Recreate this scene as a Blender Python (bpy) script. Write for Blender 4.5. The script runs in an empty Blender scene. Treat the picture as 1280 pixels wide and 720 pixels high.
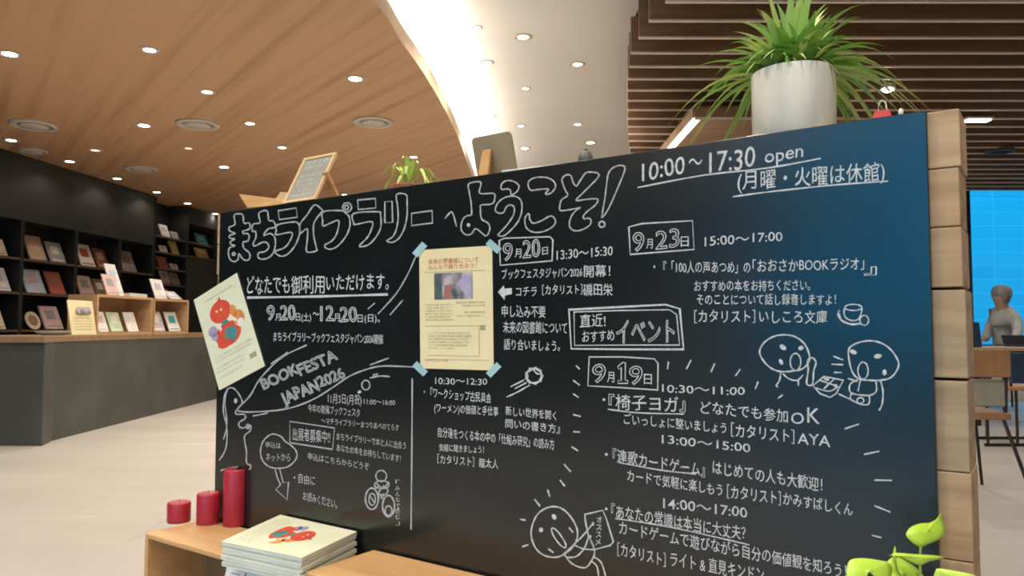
import bpy, bmesh, math, random
from mathutils import Vector, Matrix
random.seed(7)
sc = bpy.context.scene
C = sc.collection
# ------------------------------------------------------------------ camera
F = 962.0; CAMH = 1.0; PITCH = math.atan(50 / F)
cd = bpy.data.cameras.new('camera'); cam = bpy.data.objects.new('camera', cd); C.objects.link(cam)
cam.location = (0, 0, CAMH); cam.rotation_euler = (math.pi / 2 + PITCH, 0, 0)
cd.sensor_width = 36; cd.lens = F / 1280 * 36; cd.clip_start = .05; cd.clip_end = 200
sc.camera = cam
# ------------------------------------------------------------------ world, exposure, light levels
w = bpy.data.worlds.new('sky'); sc.world = w; w.use_nodes = True
SKY = (.04, 1.15, 2.2); SKY_STRENGTH = 1.15
w.node_tree.nodes['Background'].inputs[0].default_value = (SKY[0], SKY[1], SKY[2], 1)
w.node_tree.nodes['Background'].inputs[1].default_value = SKY_STRENGTH
sc.view_settings.view_transform = 'Standard'; sc.view_settings.look = 'None'
sc.view_settings.gamma = 1; sc.view_settings.use_curve_mapping = False
sc.view_settings.exposure = 0.42
sc.cycles.use_denoising = True
sc.cycles.max_bounces = 8; sc.cycles.diffuse_bounces = 5
sc.cycles.sample_clamp_indirect = 6
sc.cycles.filter_width = 1.9
WARM = (1.0, .885, .74)
P_SPOT = 52.0      # watts of each recessed spot
E_DISC = 9.0       # glow of a downlight's lens
E_COVE = 45.0      # LED line in the ceiling cove
E_BAR = 14.0       # linear LED
# ------------------------------------------------------------------ rays of the photograph
_cp, _sp = math.cos(PITCH), math.sin(PITCH)
def ray(px, py):
    a = (px - 640) / F; b = (360 - py) / F
    return Vector((a, _cp - b * _sp, _sp + b * _cp))
CO = Vector((0, 0, CAMH))
def atY(px, py, Y):
    d = ray(px, py); return CO + d * (Y / d.y)
def atZ(px, py, z):
    d = ray(px, py); return CO + d * ((z - CAMH) / d.z)
def atV(px, py, p, n):        # vertical plane through p with horizontal normal n
    d = ray(px, py); n = Vector((n[0], n[1], 0)); p = Vector((p[0], p[1], 0))
    t = (p - Vector((0, 0, 0))).dot(n) / d.dot(n); return CO + d * t
# ------------------------------------------------------------------ materials
def mat(name, col, rough=.6, metal=0, spec=.5, noise=None, emit=None, scale=(1, 1, 1), rot=0, bump=0, coat=0):
    """procedural Principled material; noise = (second colour, noise scale, detail, low, high)"""
    m = bpy.data.materials.new(name); m.use_nodes = True; nt = m.node_tree; b = nt.nodes['Principled BSDF']
    b.inputs['Base Color'].default_value = (*col, 1); b.inputs['Roughness'].default_value = rough
    b.inputs['Metallic'].default_value = metal; b.inputs['Specular IOR Level'].default_value = spec
    b.inputs['Coat Weight'].default_value = coat
    if emit:
        b.inputs['Emission Color'].default_value = (*emit[0], 1); b.inputs['Emission Strength'].default_value = emit[1]
    if noise:
        tc = nt.nodes.new('ShaderNodeTexCoord'); mp = nt.nodes.new('ShaderNodeMapping')
        mp.inputs['Scale'].default_value = scale; mp.inputs['Rotation'].default_value = (0, 0, rot)
        mp2 = nt.nodes.new('ShaderNodeMapping'); mp2.inputs['Rotation'].default_value = (0, 0, rot)
        nt.links.new(tc.outputs['Object'], mp2.inputs[0])
        mp.inputs['Rotation'].default_value = (0, 0, 0)
        nt.links.new(mp2.outputs[0], mp.inputs[0])
        n = nt.nodes.new('ShaderNodeTexNoise'); n.inputs['Scale'].default_value = noise[1]; n.inputs['Detail'].default_value = noise[2]
        nt.links.new(mp.outputs[0], n.inputs[0])
        r = nt.nodes.new('ShaderNodeMapRange'); r.inputs[1].default_value = noise[3]; r.inputs[2].default_value = noise[4]
        nt.links.new(n.outputs[0], r.inputs[0])
        x = nt.nodes.new('ShaderNodeMix'); x.data_type = 'RGBA'
        x.inputs[6].default_value = (*col, 1); x.inputs[7].default_value = (*noise[0], 1)
        nt.links.new(r.outputs[0], x.inputs[0]); nt.links.new(x.outputs[2], b.inputs['Base Color'])
        if bump:
            bp = nt.nodes.new('ShaderNodeBump'); bp.inputs['Strength'].default_value = bump; bp.inputs['Distance'].default_value = .01
            nt.links.new(n.outputs[0], bp.inputs['Height']); nt.links.new(bp.outputs[0], b.inputs['Normal'])
    return m
PLANK_ROT = -math.atan2(720, 962)      # ceiling boards run this way
M = {}
M['wood_ceiling'] = mat('wood_ceiling', (.61, .385, .225), .55, noise=((.45, .26, .14), 1.0, 6, .46, .70), scale=(8, .22, 1), rot=PLANK_ROT)
M['fascia'] = mat('fascia', (.68, .5, .34), .5, noise=((.6, .43, .28), 3, 3, .4, .6))
M['white_ceiling'] = mat('white_ceiling', (.76, .74, .70), .8, noise=((.72, .70, .66), .6, 2, .4, .6))
M['white_paint'] = mat('white_paint', (.72, .69, .64), .7, noise=((.68, .65, .6), 2, 2, .4, .6))
M['floor'] = mat('floor', (.43, .40, .365), .45, noise=((.375, .35, .315), .8, 4, .4, .65), scale=(.5, 2.2, 1))
M['dark_wall'] = mat('dark_wall', (.022, .024, .021), .6, noise=((.03, .031, .027), 1.2, 3, .4, .65))
M['counter_body'] = mat('counter_body', (.052, .053, .046), .6, noise=((.075, .075, .066), 2.2, 5, .38, .7))
M['counter_post'] = mat('counter_post', (.17, .17, .15), .6, noise=((.14, .14, .125), 4, 4, .4, .65))
M['counter_top'] = mat('counter_top', (.27, .17, .09), .5, noise=((.21, .13, .065), 2, 4, .4, .65), scale=(1, 6, 1))
M['shelf_black'] = mat('shelf_black', (.012, .012, .012), .5, noise=((.02, .018, .016), 3, 2, .4, .6))
M['shelf_edge'] = mat('shelf_edge', (.13, .085, .055), .5, noise=((.1, .065, .04), 3, 2, .4, .6))
M['pale_wood'] = mat('pale_wood', (.5, .31, .155), .5, noise=((.42, .25, .12), 2, 4, .4, .65), scale=(2, 2, 8))
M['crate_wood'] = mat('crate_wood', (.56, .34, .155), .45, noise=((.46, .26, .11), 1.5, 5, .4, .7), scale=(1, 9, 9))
M['crate_inside_shade'] = mat('crate_inside_shade', (.30, .165, .075), .55, noise=((.24, .13, .06), 1.5, 4, .4, .7), scale=(1, 9, 9))  # crate wood darkened to put the interior's shade into the colour
M['timber'] = mat('timber', (.40, .275, .16), .65, noise=((.25, .16, .085), 2.2, 6, .42, .72), scale=(1.2, 9, 14), bump=.2)
M['timber_light'] = mat('timber_light', (.45, .325, .20), .65, noise=((.31, .205, .115), 2.0, 6, .42, .72), scale=(1.5, 9, 12), bump=.2)
M['timber_grey'] = mat('timber_grey', (.36, .265, .165), .65, noise=((.24, .17, .10), 2.4, 6, .42, .7), scale=(1.3, 9, 13), bump=.2)
M['board'] = mat('board', (.003, .006, .007), .24, spec=.72, noise=((.006, .010, .011), 3, 5, .4, .7), scale=(1, 1, 2))
M['chalk'] = mat('chalk', (.55, .585, .61), .9, spec=.1, noise=((.36, .39, .42), 90, 3, .4, .7))
M['chalk_soft'] = mat('chalk_soft', (.42, .44, .46), .9, spec=.1, noise=((.28, .30, .32), 80, 3, .4, .7))
M['slat'] = mat('slat', (.24, .14, .075), .5, noise=((.17, .095, .05), 2, 4, .4, .7), scale=(1, 8, 8))
M['slat_edge_lit'] = mat('slat_edge_lit', (.80, .68, .58), .3, noise=((.74, .62, .52), 5, 2, .4, .6))  # pale colour paints the floor light caught by the slats' lower edges
M['slat_dark_void'] = mat('slat_dark_void', (.02, .016, .014), .8, noise=((.03, .024, .02), 3, 2, .4, .6))  # near-black sheet standing in for the dark void above the slats
M['lamp'] = mat('lamp', (.9, .85, .8), .4, emit=((1, .86, .68), E_DISC))
M['lamp_dim'] = mat('lamp_dim', (.9, .85, .8), .4, emit=((1, .86, .72), .9))
M['lamp_hot'] = mat('lamp_hot', (.9, .85, .8), .4, emit=((1, .9, .72), E_DISC * 2.2))
M['cove'] = mat('cove', (.9, .9, .9), .4, emit=((1, .95, .85), E_COVE))
M['bar'] = mat('bar', (.9, .9, .9), .4, emit=((1, .92, .74), E_BAR))
M['lamp_trim'] = mat('lamp_trim', (.62, .5, .4), .4, noise=((.58, .46, .36), 9, 1, .4, .6))
M['vent'] = mat('vent', (.62, .58, .52), .5, noise=((.58, .54, .48), 9, 1, .4, .6))
M['vent_slot'] = mat('vent_slot', (.36, .34, .31), .6, noise=((.32, .3, .28), 9, 1, .4, .6))
M['candle'] = mat('candle', (.33, .012, .028), .42, noise=((.38, .02, .035), 18, 3, .4, .7))
M['wick'] = mat('wick', (.25, .2, .16), .9, noise=((.1, .08, .06), 60, 1, .4, .6))
M['pot'] = mat('pot', (.56, .56, .50), .55, noise=((.43, .43, .41), 3.0, 6, .42, .68), scale=(3.5, 3.5, .8))
M['soil'] = mat('soil', (.05, .03, .018), .9, noise=((.09, .06, .035), 40, 4, .4, .6))
M['leaf'] = mat('leaf', (.20, .42, .07), .42, noise=((.40, .58, .18), 7, 3, .38, .66))
M['leaf_pale'] = mat('leaf_pale', (.42, .58, .14), .45, noise=((.55, .64, .22), 14, 2, .4, .62))
M['leaf_lime'] = mat('leaf_lime', (.42, .68, .05), .38, noise=((.54, .76, .10), 12, 3, .4, .65))
M['stem'] = mat('stem', (.30, .44, .06), .5, noise=((.24, .36, .05), 20, 2, .4, .6))
M['terracotta'] = mat('terracotta', (.35, .15, .08), .7, noise=((.28, .12, .06), 14, 3, .4, .65))
M['paper_yellow'] = mat('paper_yellow', (.72, .65, .40), .7, noise=((.69, .61, .37), 6, 2, .4, .6))
M['paper_mint'] = mat('paper_mint', (.70, .72, .55), .6, noise=((.66, .69, .52), 6, 2, .4, .6))
M['paper_white'] = mat('paper_white', (.74, .73, .69), .7, noise=((.69, .68, .64), 8, 2, .4, .6))
M['page_block'] = mat('page_block', (.62, .63, .58), .8, noise=((.50, .51, .47), 6, 3, .4, .6), scale=(1, 1, 60))
M['tape'] = mat('tape', (.27, .47, .52), .5, noise=((.33, .53, .57), 12, 2, .4, .6))
M['ink_red'] = mat('ink_red', (.60, .25, .13), .7, noise=((.5, .2, .1), 60, 2, .4, .6))
M['ink_grey'] = mat('ink_grey', (.36, .33, .20), .7, noise=((.3, .28, .17), 60, 2, .4, .6))
M['ink_dark'] = mat('ink_dark', (.13, .13, .14), .7, noise=((.1, .1, .1), 60, 2, .4, .6))
M['photo_print'] = mat('photo_print', (.45, .40, .44), .5, noise=((.05, .07, .09), 16, 4, .40, .62))
M['photo_dark'] = mat('photo_dark', (.05, .08, .10), .5, noise=((.09, .11, .12), 30, 3, .4, .62))
M['photo_red'] = mat('photo_red', (.36, .12, .09), .5, noise=((.25, .15, .14), 40, 3, .4, .62))
M['art_red'] = mat('art_red', (.62, .075, .03), .6, noise=((.55, .06, .03), 20, 2, .4, .6))
M['art_orange'] = mat('art_orange', (.68, .27, .07), .6, noise=((.6, .22, .06), 20, 2, .4, .6))
M['art_teal'] = mat('art_teal', (.07, .24, .25), .6, noise=((.05, .2, .22), 20, 2, .4, .6))
M['art_violet'] = mat('art_violet', (.36, .33, .5), .6, noise=((.3, .28, .44), 20, 2, .4, .6))
M['art_white'] = mat('art_white', (.75, .74, .68), .6, noise=((.7, .7, .64), 20, 2, .4, .6))
M['slate'] = mat('slate', (.22, .225, .19), .6, noise=((.26, .26, .22), 20, 3, .4, .6))
M['mdf'] = mat('mdf', (.25, .20, .125), .7, noise=((.29, .235, .15), 8, 3, .4, .6))
M['honey_wood'] = mat('honey_wood', (.52, .30, .11), .5, noise=((.43, .23, .08), 5, 4, .4, .65), scale=(2, 2, 7))
M['frame_wood'] = mat('frame_wood', (.62, .43, .23), .5, noise=((.55, .37, .19), 9, 3, .4, .65))
M['red_plastic'] = mat('red_plastic', (.5, .03, .03), .4, noise=((.45, .03, .03), 20, 2, .4, .6))
M['grey_plastic'] = mat('grey_plastic', (.06, .065, .07), .5, noise=((.08, .085, .09), 20, 2, .4, .6))
M['clear_sheet'] = mat('clear_sheet', (.58, .66, .70), .3, noise=((.52, .6, .65), 9, 2, .4, .6))
M['black_metal'] = mat('black_metal', (.022, .02, .02), .4, metal=.3, noise=((.03, .027, .026), 20, 2, .4, .6))
M['chair_wood'] = mat('chair_wood', (.30, .165, .085), .5, noise=((.24, .13, .065), 3, 4, .4, .65), scale=(6, 2, 2))
M['chair_grey'] = mat('chair_grey', (.24, .245, .20), .8, noise=((.29, .29, .24), 12, 3, .4, .65))
M['chair_navy'] = mat('chair_navy', (.012, .03, .07), .6, noise=((.02, .045, .09), 12, 3, .4, .65))
M['table_wood'] = mat('table_wood', (.52, .36, .22), .45, noise=((.45, .3, .17), 2, 4, .4, .65), scale=(1, 6, 2))
M['seat_wood'] = mat('seat_wood', (.55, .29, .11), .45, noise=((.46, .23, .08), 4, 4, .4, .65))
M['glass'] = mat('glass', (.8, .9, .95), .02)
M['mullion'] = mat('mullion', (.02, .03, .045), .4, metal=.2, noise=((.03, .04, .055), 9, 1, .4, .6))
M['skin'] = mat('skin', (.42, .27, .2), .6, noise=((.38, .24, .18), 9, 2, .4, .6))
M['shirt'] = mat('shirt', (.45, .47, .47), .85, noise=((.36, .39, .41), 6, 3, .4, .65))
M['hair'] = mat('hair', (.20, .19, .21), .7, noise=((.28, .27, .29), 12, 3, .4, .65))
M['trousers'] = mat('trousers', (.05, .06, .09), .8, noise=((.07, .08, .11), 12, 3, .4, .65))
M['screen_black'] = mat('screen_black', (.02, .022, .03), .4, noise=((.03, .03, .04), 12, 2, .4, .6))
def glassify(m):
    nt = m.node_tree; out = nt.nodes['Material Output']
    t = nt.nodes.new('ShaderNodeBsdfTransparent'); t.inputs[0].default_value = (.93, .97, .99, 1)
    g = nt.nodes.new('ShaderNodeBsdfGlossy'); g.inputs['Roughness'].default_value = .02
    x = nt.nodes.new('ShaderNodeMixShader'); x.inputs[0].default_value = .06
    nt.links.new(t.outputs[0], x.inputs[1]); nt.links.new(g.outputs[0], x.inputs[2]); nt.links.new(x.outputs[0], out.inputs[0])
glassify(M['glass'])
def facade_material():
    m = mat('facade', (.32, .41, .45), .5); nt = m.node_tree; b = nt.nodes['Principled BSDF']
    tc = nt.nodes.new('ShaderNodeTexCoord'); mp = nt.nodes.new('ShaderNodeMapping'); mp.inputs['Rotation'].default_value = (math.pi / 2, 0, 0)
    nt.links.new(tc.outputs['Object'], mp.inputs[0])
    br = nt.nodes.new('ShaderNodeTexBrick'); br.offset = 0; nt.links.new(mp.outputs[0], br.inputs[0])
    br.inputs['Color1'].default_value = (.30, .41, .46, 1); br.inputs['Color2'].default_value = (.38, .45, .49, 1)
    br.inputs['Mortar'].default_value = (.46, .50, .52, 1); br.inputs['Scale'].default_value = 1
    br.inputs['Brick Width'].default_value = 1.1; br.inputs['Row Height'].default_value = .42; br.inputs['Mortar Size'].default_value = .03
    nt.links.new(br.outputs[0], b.inputs['Base Color']); return m
M['facade'] = facade_material()
def floor_tiles(m):
    nt = m.node_tree; b = nt.nodes['Principled BSDF']; src = b.inputs['Base Color'].links[0].from_socket
    tc = nt.nodes.new('ShaderNodeTexCoord')
    br = nt.nodes.new('ShaderNodeTexBrick'); nt.links.new(tc.outputs['Object'], br.inputs[0])
    br.inputs['Color1'].default_value = (1, 1, 1, 1); br.inputs['Color2'].default_value = (.95, .95, .95, 1); br.inputs['Mortar'].default_value = (.86, .85, .84, 1)
    br.inputs['Scale'].default_value = 1; br.inputs['Brick Width'].default_value = 1.2; br.inputs['Row Height'].default_value = .6; br.inputs['Mortar Size'].default_value = .006
    x = nt.nodes.new('ShaderNodeMix'); x.data_type = 'RGBA'; x.blend_type = 'MULTIPLY'; x.inputs[0].default_value = 1
    nt.links.new(src, x.inputs[6]); nt.links.new(br.outputs[0], x.inputs[7]); nt.links.new(x.outputs[2], b.inputs['Base Color'])
floor_tiles(M['floor'])
# ------------------------------------------------------------------ mesh builder
class MB:
    def __init__(s): s.v = []; s.f = []; s.mi = []
    def add(s, vs, fs, mi=0):
        o = len(s.v); s.v += [tuple(v) for v in vs]
        for f in fs: s.f.append(tuple(i + o for i in f)); s.mi.append(mi)
        return s
    def box(s, a, b, mi=0):
        x0, y0, z0 = a; x1, y1, z1 = b
        s.add([(x0, y0, z0), (x1, y0, z0), (x1, y1, z0), (x0, y1, z0), (x0, y0, z1), (x1, y0, z1), (x1, y1, z1), (x0, y1, z1)],
              [(3, 2, 1, 0), (4, 5, 6, 7), (0, 1, 5, 4), (1, 2, 6, 5), (2, 3, 7, 6), (3, 0, 4, 7)], mi); return s
    def prism(s, pts, z0, z1, mi=0, top=None):     # pts: xy polygon, counter-clockwise
        n = len(pts)
        a = sum(pts[i][0] * pts[(i + 1) % n][1] - pts[(i + 1) % n][0] * pts[i][1] for i in range(n))
        if a < 0: pts = pts[::-1]
        s.add([(p[0], p[1], z0) for p in pts] + [(p[0], p[1], z1) for p in pts],
              [tuple(range(n))[::-1], tuple(range(n, 2 * n))] + [(i, (i + 1) % n, n + (i + 1) % n, n + i) for i in range(n)], mi); return s
    def slab(s, quad, thick, mi=0):                # quad of 3D points -> slab, thickened along -normal
        q = [Vector(p) for p in quad]; n = (q[1] - q[0]).cross(q[-1] - q[0]).normalized(); k = len(q)
        vs = q + [p - n * thick for p in q]
        s.add(vs, [tuple(range(k)), tuple(range(2 * k - 1, k - 1, -1))] + [(i, i + k, (i + 1) % k + k, (i + 1) % k) for i in range(k)], mi); return s
    def lathe(s, prof, n=32, c=(0, 0, 0), mi=0):
        vs = []; fs = []
        for r, z in prof:
            for k in range(n):
                a = 2 * math.pi * k / n; vs.append((c[0] + r * math.cos(a), c[1] + r * math.sin(a), c[2] + z))
        for j in range(len(prof) - 1):
            for k in range(n):
                a = j * n + k; b = j * n + (k + 1) % n; fs.append((a, b, b + n, a + n))
        fs.append(tuple(range(n))[::-1]); fs.append(tuple(range((len(prof) - 1) * n, len(prof) * n)))
        s.add(vs, fs, mi); return s
    def tube(s, pts, r, n=8, mi=0):
        pts = [Vector(p) for p in pts]; vs = []; fs = []; rr = r if isinstance(r, (list, tuple)) else [r] * len(pts)
        for i, p in enumerate(pts):
            d = (pts[min(i + 1, len(pts) - 1)] - pts[max(i - 1, 0)]).normalized()
            a = d.orthogonal().normalized() if abs(d.z) > .95 else d.cross(Vector((0, 0, 1))).normalized(); b = d.cross(a)
            for k in range(n):
                t = 2 * math.pi * k / n; vs.append(p + (a * math.cos(t) + b * math.sin(t)) * rr[i])
        for i in range(len(pts) - 1):
            for k in range(n):
                fs.append((i * n + k, i * n + (k + 1) % n, (i + 1) * n + (k + 1) % n, (i + 1) * n + k))
        fs.append(tuple(range(n))[::-1]); fs.append(tuple(range((len(pts) - 1) * n, len(pts) * n)))
        s.add(vs, fs, mi); return s
    def build(s, name, mats, parent=None, smooth=False, bevel=0, loc=None, rz=None):
        me = bpy.data.meshes.new(name); me.from_pydata(s.v, [], s.f)
        for m in (mats if isinstance(mats, (list, tuple)) else [mats]): me.materials.append(m)
        for p, i in zip(me.polygons, s.mi): p.material_index = i; p.use_smooth = smooth
        me.update()
        bm = bmesh.new(); bm.from_mesh(me)
        if len(bm.faces) < 20000: bmesh.ops.recalc_face_normals(bm, faces=bm.faces)
        bm.to_mesh(me); bm.free()
        o = bpy.data.objects.new(name, me); C.objects.link(o)
        if parent: o.parent = parent
        if loc is not None: o.location = loc
        if rz is not None: o.rotation_euler = (0, 0, rz)
        if bevel:
            b = o.modifiers.new('bevel', 'BEVEL'); b.width = bevel; b.segments = 3; b.limit_method = 'ANGLE'
        return o
def tag(o, label, cat, group=None, kind=None):
    o['label'] = label; o['category'] = cat
    if group: o['group'] = group
    if kind: o['kind'] = kind
    return o
def thing(name, label, cat, loc=(0, 0, 0), rz=0, group=None):
    o = bpy.data.objects.new(name, None); C.objects.link(o); o.empty_display_size = .05
    o.location = loc; o.rotation_euler = (0, 0, rz); return tag(o, label, cat, group)
def struct(name, mb, m, label, cat, **k):
    return tag(mb.build(name, m, **k), label, cat, kind='structure')
def smooth_line(pts, closed=False, sub=4):
    n = len(pts); out = []
    rng = range(n) if closed else range(n - 1)
    for i in rng:
        p = [pts[(i + k) % n] if closed else pts[min(max(i + k, 0), n - 1)] for k in (-1, 0, 1, 2)]
        for j in range(sub):
            t = j / sub; q = []
            for a in range(len(p[0])):
                p0, p1, p2, p3 = (v[a] for v in p)
                q.append(.5 * (2 * p1 + (p2 - p0) * t + (2 * p0 - 5 * p1 + 4 * p2 - p3) * t * t + (3 * p1 - p0 - 3 * p2 + p3) * t ** 3))
            out.append(tuple(q))
    if not closed: out.append(tuple(pts[-1]))
    return out
def interp(tab, x):
    for (a, b), (c, d) in zip(tab, tab[1:]):
        if x <= c: return b + (d - b) * (x - a) / (c - a)
    return tab[-1][1]
# ================================================================== SETTING
ZC, ZS, ZL = 3.5, 3.1, 2.9           # white ceiling, wooden soffit, louvre underside
WY0, WY1 = -2.3, 15.4
# dark wall on the left: its face passes through two points of the ceiling line
W0 = atZ(0, 185, ZS); W1 = atZ(270, 268, ZS)
wd = (W1 - W0); wd.z = 0; wd.normalize(); wn = Vector((wd.y, -wd.x, 0))     # wn points into the room
def wall_pt(Y, off=0):                 # point of the wall face line at depth Y
    t = (Y - W0.y) / wd.y; return W0 + wd * t + wn * off
def wp(px, py, off=0):                 # pixel on the wall face (moved into the room by off)
    p = W0 + wn * off; return atV(px, py, p, wn)
struct('floor', MB().box((-9, WY0, -.1), (12.2, 10.7, 0)).box((-9, 10.7, -.1), (6.15, WY1, 0)), M['floor'], 'pale beige tiled floor across the hall', 'floor')
struct('ceiling', MB().box((-9, WY0, ZC), (12.2, 10.82, ZC + .1)).box((-9, 10.82, ZC), (6.15, WY1, ZC + .1)), M['white_ceiling'], 'white upper ceiling with small recessed lights', 'ceiling')
arc_px = [(463, 0), (502, 53), (531, 94), (556, 137), (574, 175), (585, 206), (590, 219)]
arc = [(p.x, p.y) for p in (atZ(x, y, ZS) for x, y in arc_px)]
near = [(-4.9, -2.3), (-3.2, 0.2), (-2.05, 2.2), (-1.35, 3.8)]
edge = smooth_line(near + arc + [(-.52, 12.6), (-.7, WY1)], sub=5)
soff = [(-9, WY0)] + edge + [(-9, WY1)]
struct('ceiling_soffit', MB().prism(soff, ZS, ZS + .012), M['wood_ceiling'], 'lowered ceiling of orange-brown wooden boards with curved edge', 'ceiling')
fas = MB()
inner = []
for i, p in enumerate(edge):
    a = Vector(edge[max(i - 1, 0)]); b = Vector(edge[min(i + 1, len(edge) - 1)]); d = (b - a).normalized()
    inner.append((p[0] - d.y * .03, p[1] + d.x * .03))
for i in range(len(edge) - 1):
    fas.prism([edge[i], edge[i + 1], inner[i + 1], inner[i]], ZS + .012, ZS + .13)
struct('trim_1', fas, M['fascia'], 'light wooden fascia along the curved ceiling edge', 'trim')
cv = MB()
for i in range(len(edge) - 1):
    def off(i, k):
        a = Vector(edge[max(i - 1, 0)]); b = Vector(edge[min(i + 1, len(edge) - 1)]); d = (b - a).normalized()
        return (edge[i][0] - d.y * k, edge[i][1] + d.x * k)
    cv.prism([off(i, .05), off(i + 1, .05), off(i + 1, .09), off(i, .09)], ZS + .10, ZS + .14)
cove = cv.build('cove_light', M['cove']); tag(cove, 'bright white cove light line behind the curved ceiling edge', 'light')
# left wall (behind the shelving) and the dark bulkhead flush with the shelf fronts
BACK = -.36
struct('wall_left', MB().prism([tuple(wall_pt(WY0, BACK))[:2], tuple(wall_pt(WY1, BACK))[:2], tuple(wall_pt(WY1, BACK - .15))[:2], tuple(wall_pt(WY0, BACK - .15))[:2]], 0, ZC), M['dark_wall'], 'dark charcoal wall on the left side', 'wall')
# window wall on the right and its return
XW, YW = 6.15, 10.7
struct('wall_back', MB().box((-9, WY1, 0), (XW, WY1 + .15, ZC)), M['white_paint'], 'far white wall behind the board', 'wall')
struct('wall_return', MB().box((XW - .15, YW, 0), (XW, WY1, ZC)), M['dark_wall'], 'wall end beside the right window', 'wall')
struct('wall_right', MB().box((12.2, WY0, 0), (12.35, YW, ZC)), M['white_paint'], 'white wall on the right side', 'wall')
wz0, wz1 = .35, 3.2
struct('wall_window', MB().box((XW, YW, 0), (12.2, YW + .12, wz0)).box((XW, YW, wz1), (12.2, YW + .12, ZC)), M['white_paint'], 'low sill wall under the big right window', 'wall')
win = MB()
win.box((XW, YW - .01, wz0), (6.41, YW + .1, wz1))
for x in (9.2, 10.6, 12.16): win.box((x - .035, YW, wz0), (x + .035, YW + .09, wz1))
for z in (wz0, wz1): win.box((XW, YW + .01, z - .03), (12.2, YW + .08, z + .03))
wob = struct('window_1', win, M['mullion'], 'tall window with dark frame and blue view on the right', 'window')
MB().box((XW, YW + .04, wz0), (12.2, YW + .05, wz1)).build('window_pane', M['glass'], wob)
# rear wall behind the camera with a tall window that mirrors in the board
RX0, RX1 = -4.9, -.9
struct('wall_rear', MB().box((-9, WY0 - .15, 0), (RX0, WY0, ZC)).box((RX1, WY0 - .15, 0), (12.2, WY0, ZC)).box((RX0, WY0 - .15, 3.4), (RX1, WY0, ZC)).box((RX0, WY0 - .15, 0), (RX1, WY0, .06)), M['white_paint'], 'white wall behind the viewer', 'wall')
win = MB()
for x in (RX0 + .04, RX1 - .04): win.box((x - .03, WY0 - .1, .06), (x + .03, WY0 - .02, 3.4))
wob = struct('window_2', win, M['mullion'], 'tall window behind the viewer', 'window')
MB().box((RX0, WY0 - .07, .06), (RX1, WY0 - .06, 3.4)).build('window_pane', M['glass'], wob)
struct('ground', MB().box((-60, -60, -.3), (60, 60, -.15)), mat('paving', (.055, .06, .06), .8, noise=((.075, .08, .08), 1, 3, .4, .6)), 'dark paved ground outside the windows', 'ground')
# building seen outside the right window
fb = thing('office_building', 'pale blue gridded office building outside the right window', 'building', (14, 24, 0))
MB().box((-9, 0, 0), (16, 5, 13)).build('facade', M['facade'], fb)
MB().box((-9.3, -.15, 13), (16.3, 5.2, 13.4)).build('parapet', M['facade'], fb)
# ------------------------------------------------------------------ louvre ceiling on the right
left_edge = [(2.0, 2.3), (3.0, 1.4), (4.0, .97), (4.7, .85), (5.2, .82), (5.9, .90), (6.77, 1.03), (7.95, 1.22), (9.0, 1.42), (10.7, 1.8)]
ys = [2.45 + .28 * k for k in range(30)]
bk = [(interp(left_edge, y) + .03, y) for y in [2.3 + .3 * k for k in range(28)]]
lou = tag(MB().prism([(12.2, bk[0][1])] + bk + [(12.2, bk[-1][1])], ZL + .26, ZL + .28).build('ceiling_louver', M['slat_dark_void']), 'ceiling area of dark wooden louvre slats on the right', 'ceiling', kind='structure')
for y in ys:
    x0 = interp(left_edge, y)
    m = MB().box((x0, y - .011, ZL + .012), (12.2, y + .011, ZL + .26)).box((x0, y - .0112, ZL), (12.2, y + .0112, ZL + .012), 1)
    m.build('slat', [M['slat'], M['slat_edge_lit']], lou)
# ================================================================== CHALKBOARD WALL
HT = CAMH + .45
BLp = atZ(275, 266, HT); BRp = atZ(1158, 138, HT)
u = Vector((BRp.x - BLp.x, BRp.y - BLp.y, 0)); BW = u.length; u.normalize(); nb = Vector((u.y, -u.x, 0))   # nb: out of the board, to the viewer
if nb.y > 0: nb = -nb
BRZ = math.atan2(u.y, u.x)
def bp(px, py, out=0):                 # pixel -> board local coordinates (x along, y into the board, z up)
    p = atV(px, py, Vector((BLp.x, BLp.y, 0)) + nb * out, nb); r = Vector((p.x - BLp.x, p.y - BLp.y, 0))
    return Vector((r.dot(u), -r.dot(nb), p.z))
def bw(x, out, z):                     # board local -> world
    return Vector((BLp.x, BLp.y, 0)) + u * x + nb * out + Vector((0, 0, z))
root = thing('chalkboard', 'big black chalkboard covered in white Japanese chalk writing on stacked timber', 'chalkboard', (BLp.x, BLp.y, 0), BRZ)
panel = MB().box((0, 0, .12), (BW, .018, HT)).build('board_panel', M['board'], root, bevel=.002)
zr = lambda y: bp(1165, y).z
seams = [HT, zr(210), zr(284), zr(362.5), zr(476), zr(590), zr(700), 0]
TD = .16
rights = [bp(x, y, -TD).x for x, y in ((1207, 140), (1208, 250), (1211, 320), (1216.5, 420), (1219, 530), (1224, 650), (1226, 715))]
lefts = [bp(266, 300).x, bp(265.5, 330).x, bp(266, 380).x, bp(265, 440).x, bp(266, 500).x, bp(266, 580).x, bp(266, 640).x]
pm = ['timber_light', 'timber', 'timber', 'timber_grey', 'timber_grey', 'timber', 'timber']
for i in range(7):
    gap = .006 if i in (2, 3) else .002
    MB().box((lefts[i], .019, seams[i + 1] + gap), (rights[i], TD, seams[i])).build('timber_plank', M[pm[i]], root, bevel=.003)
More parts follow.
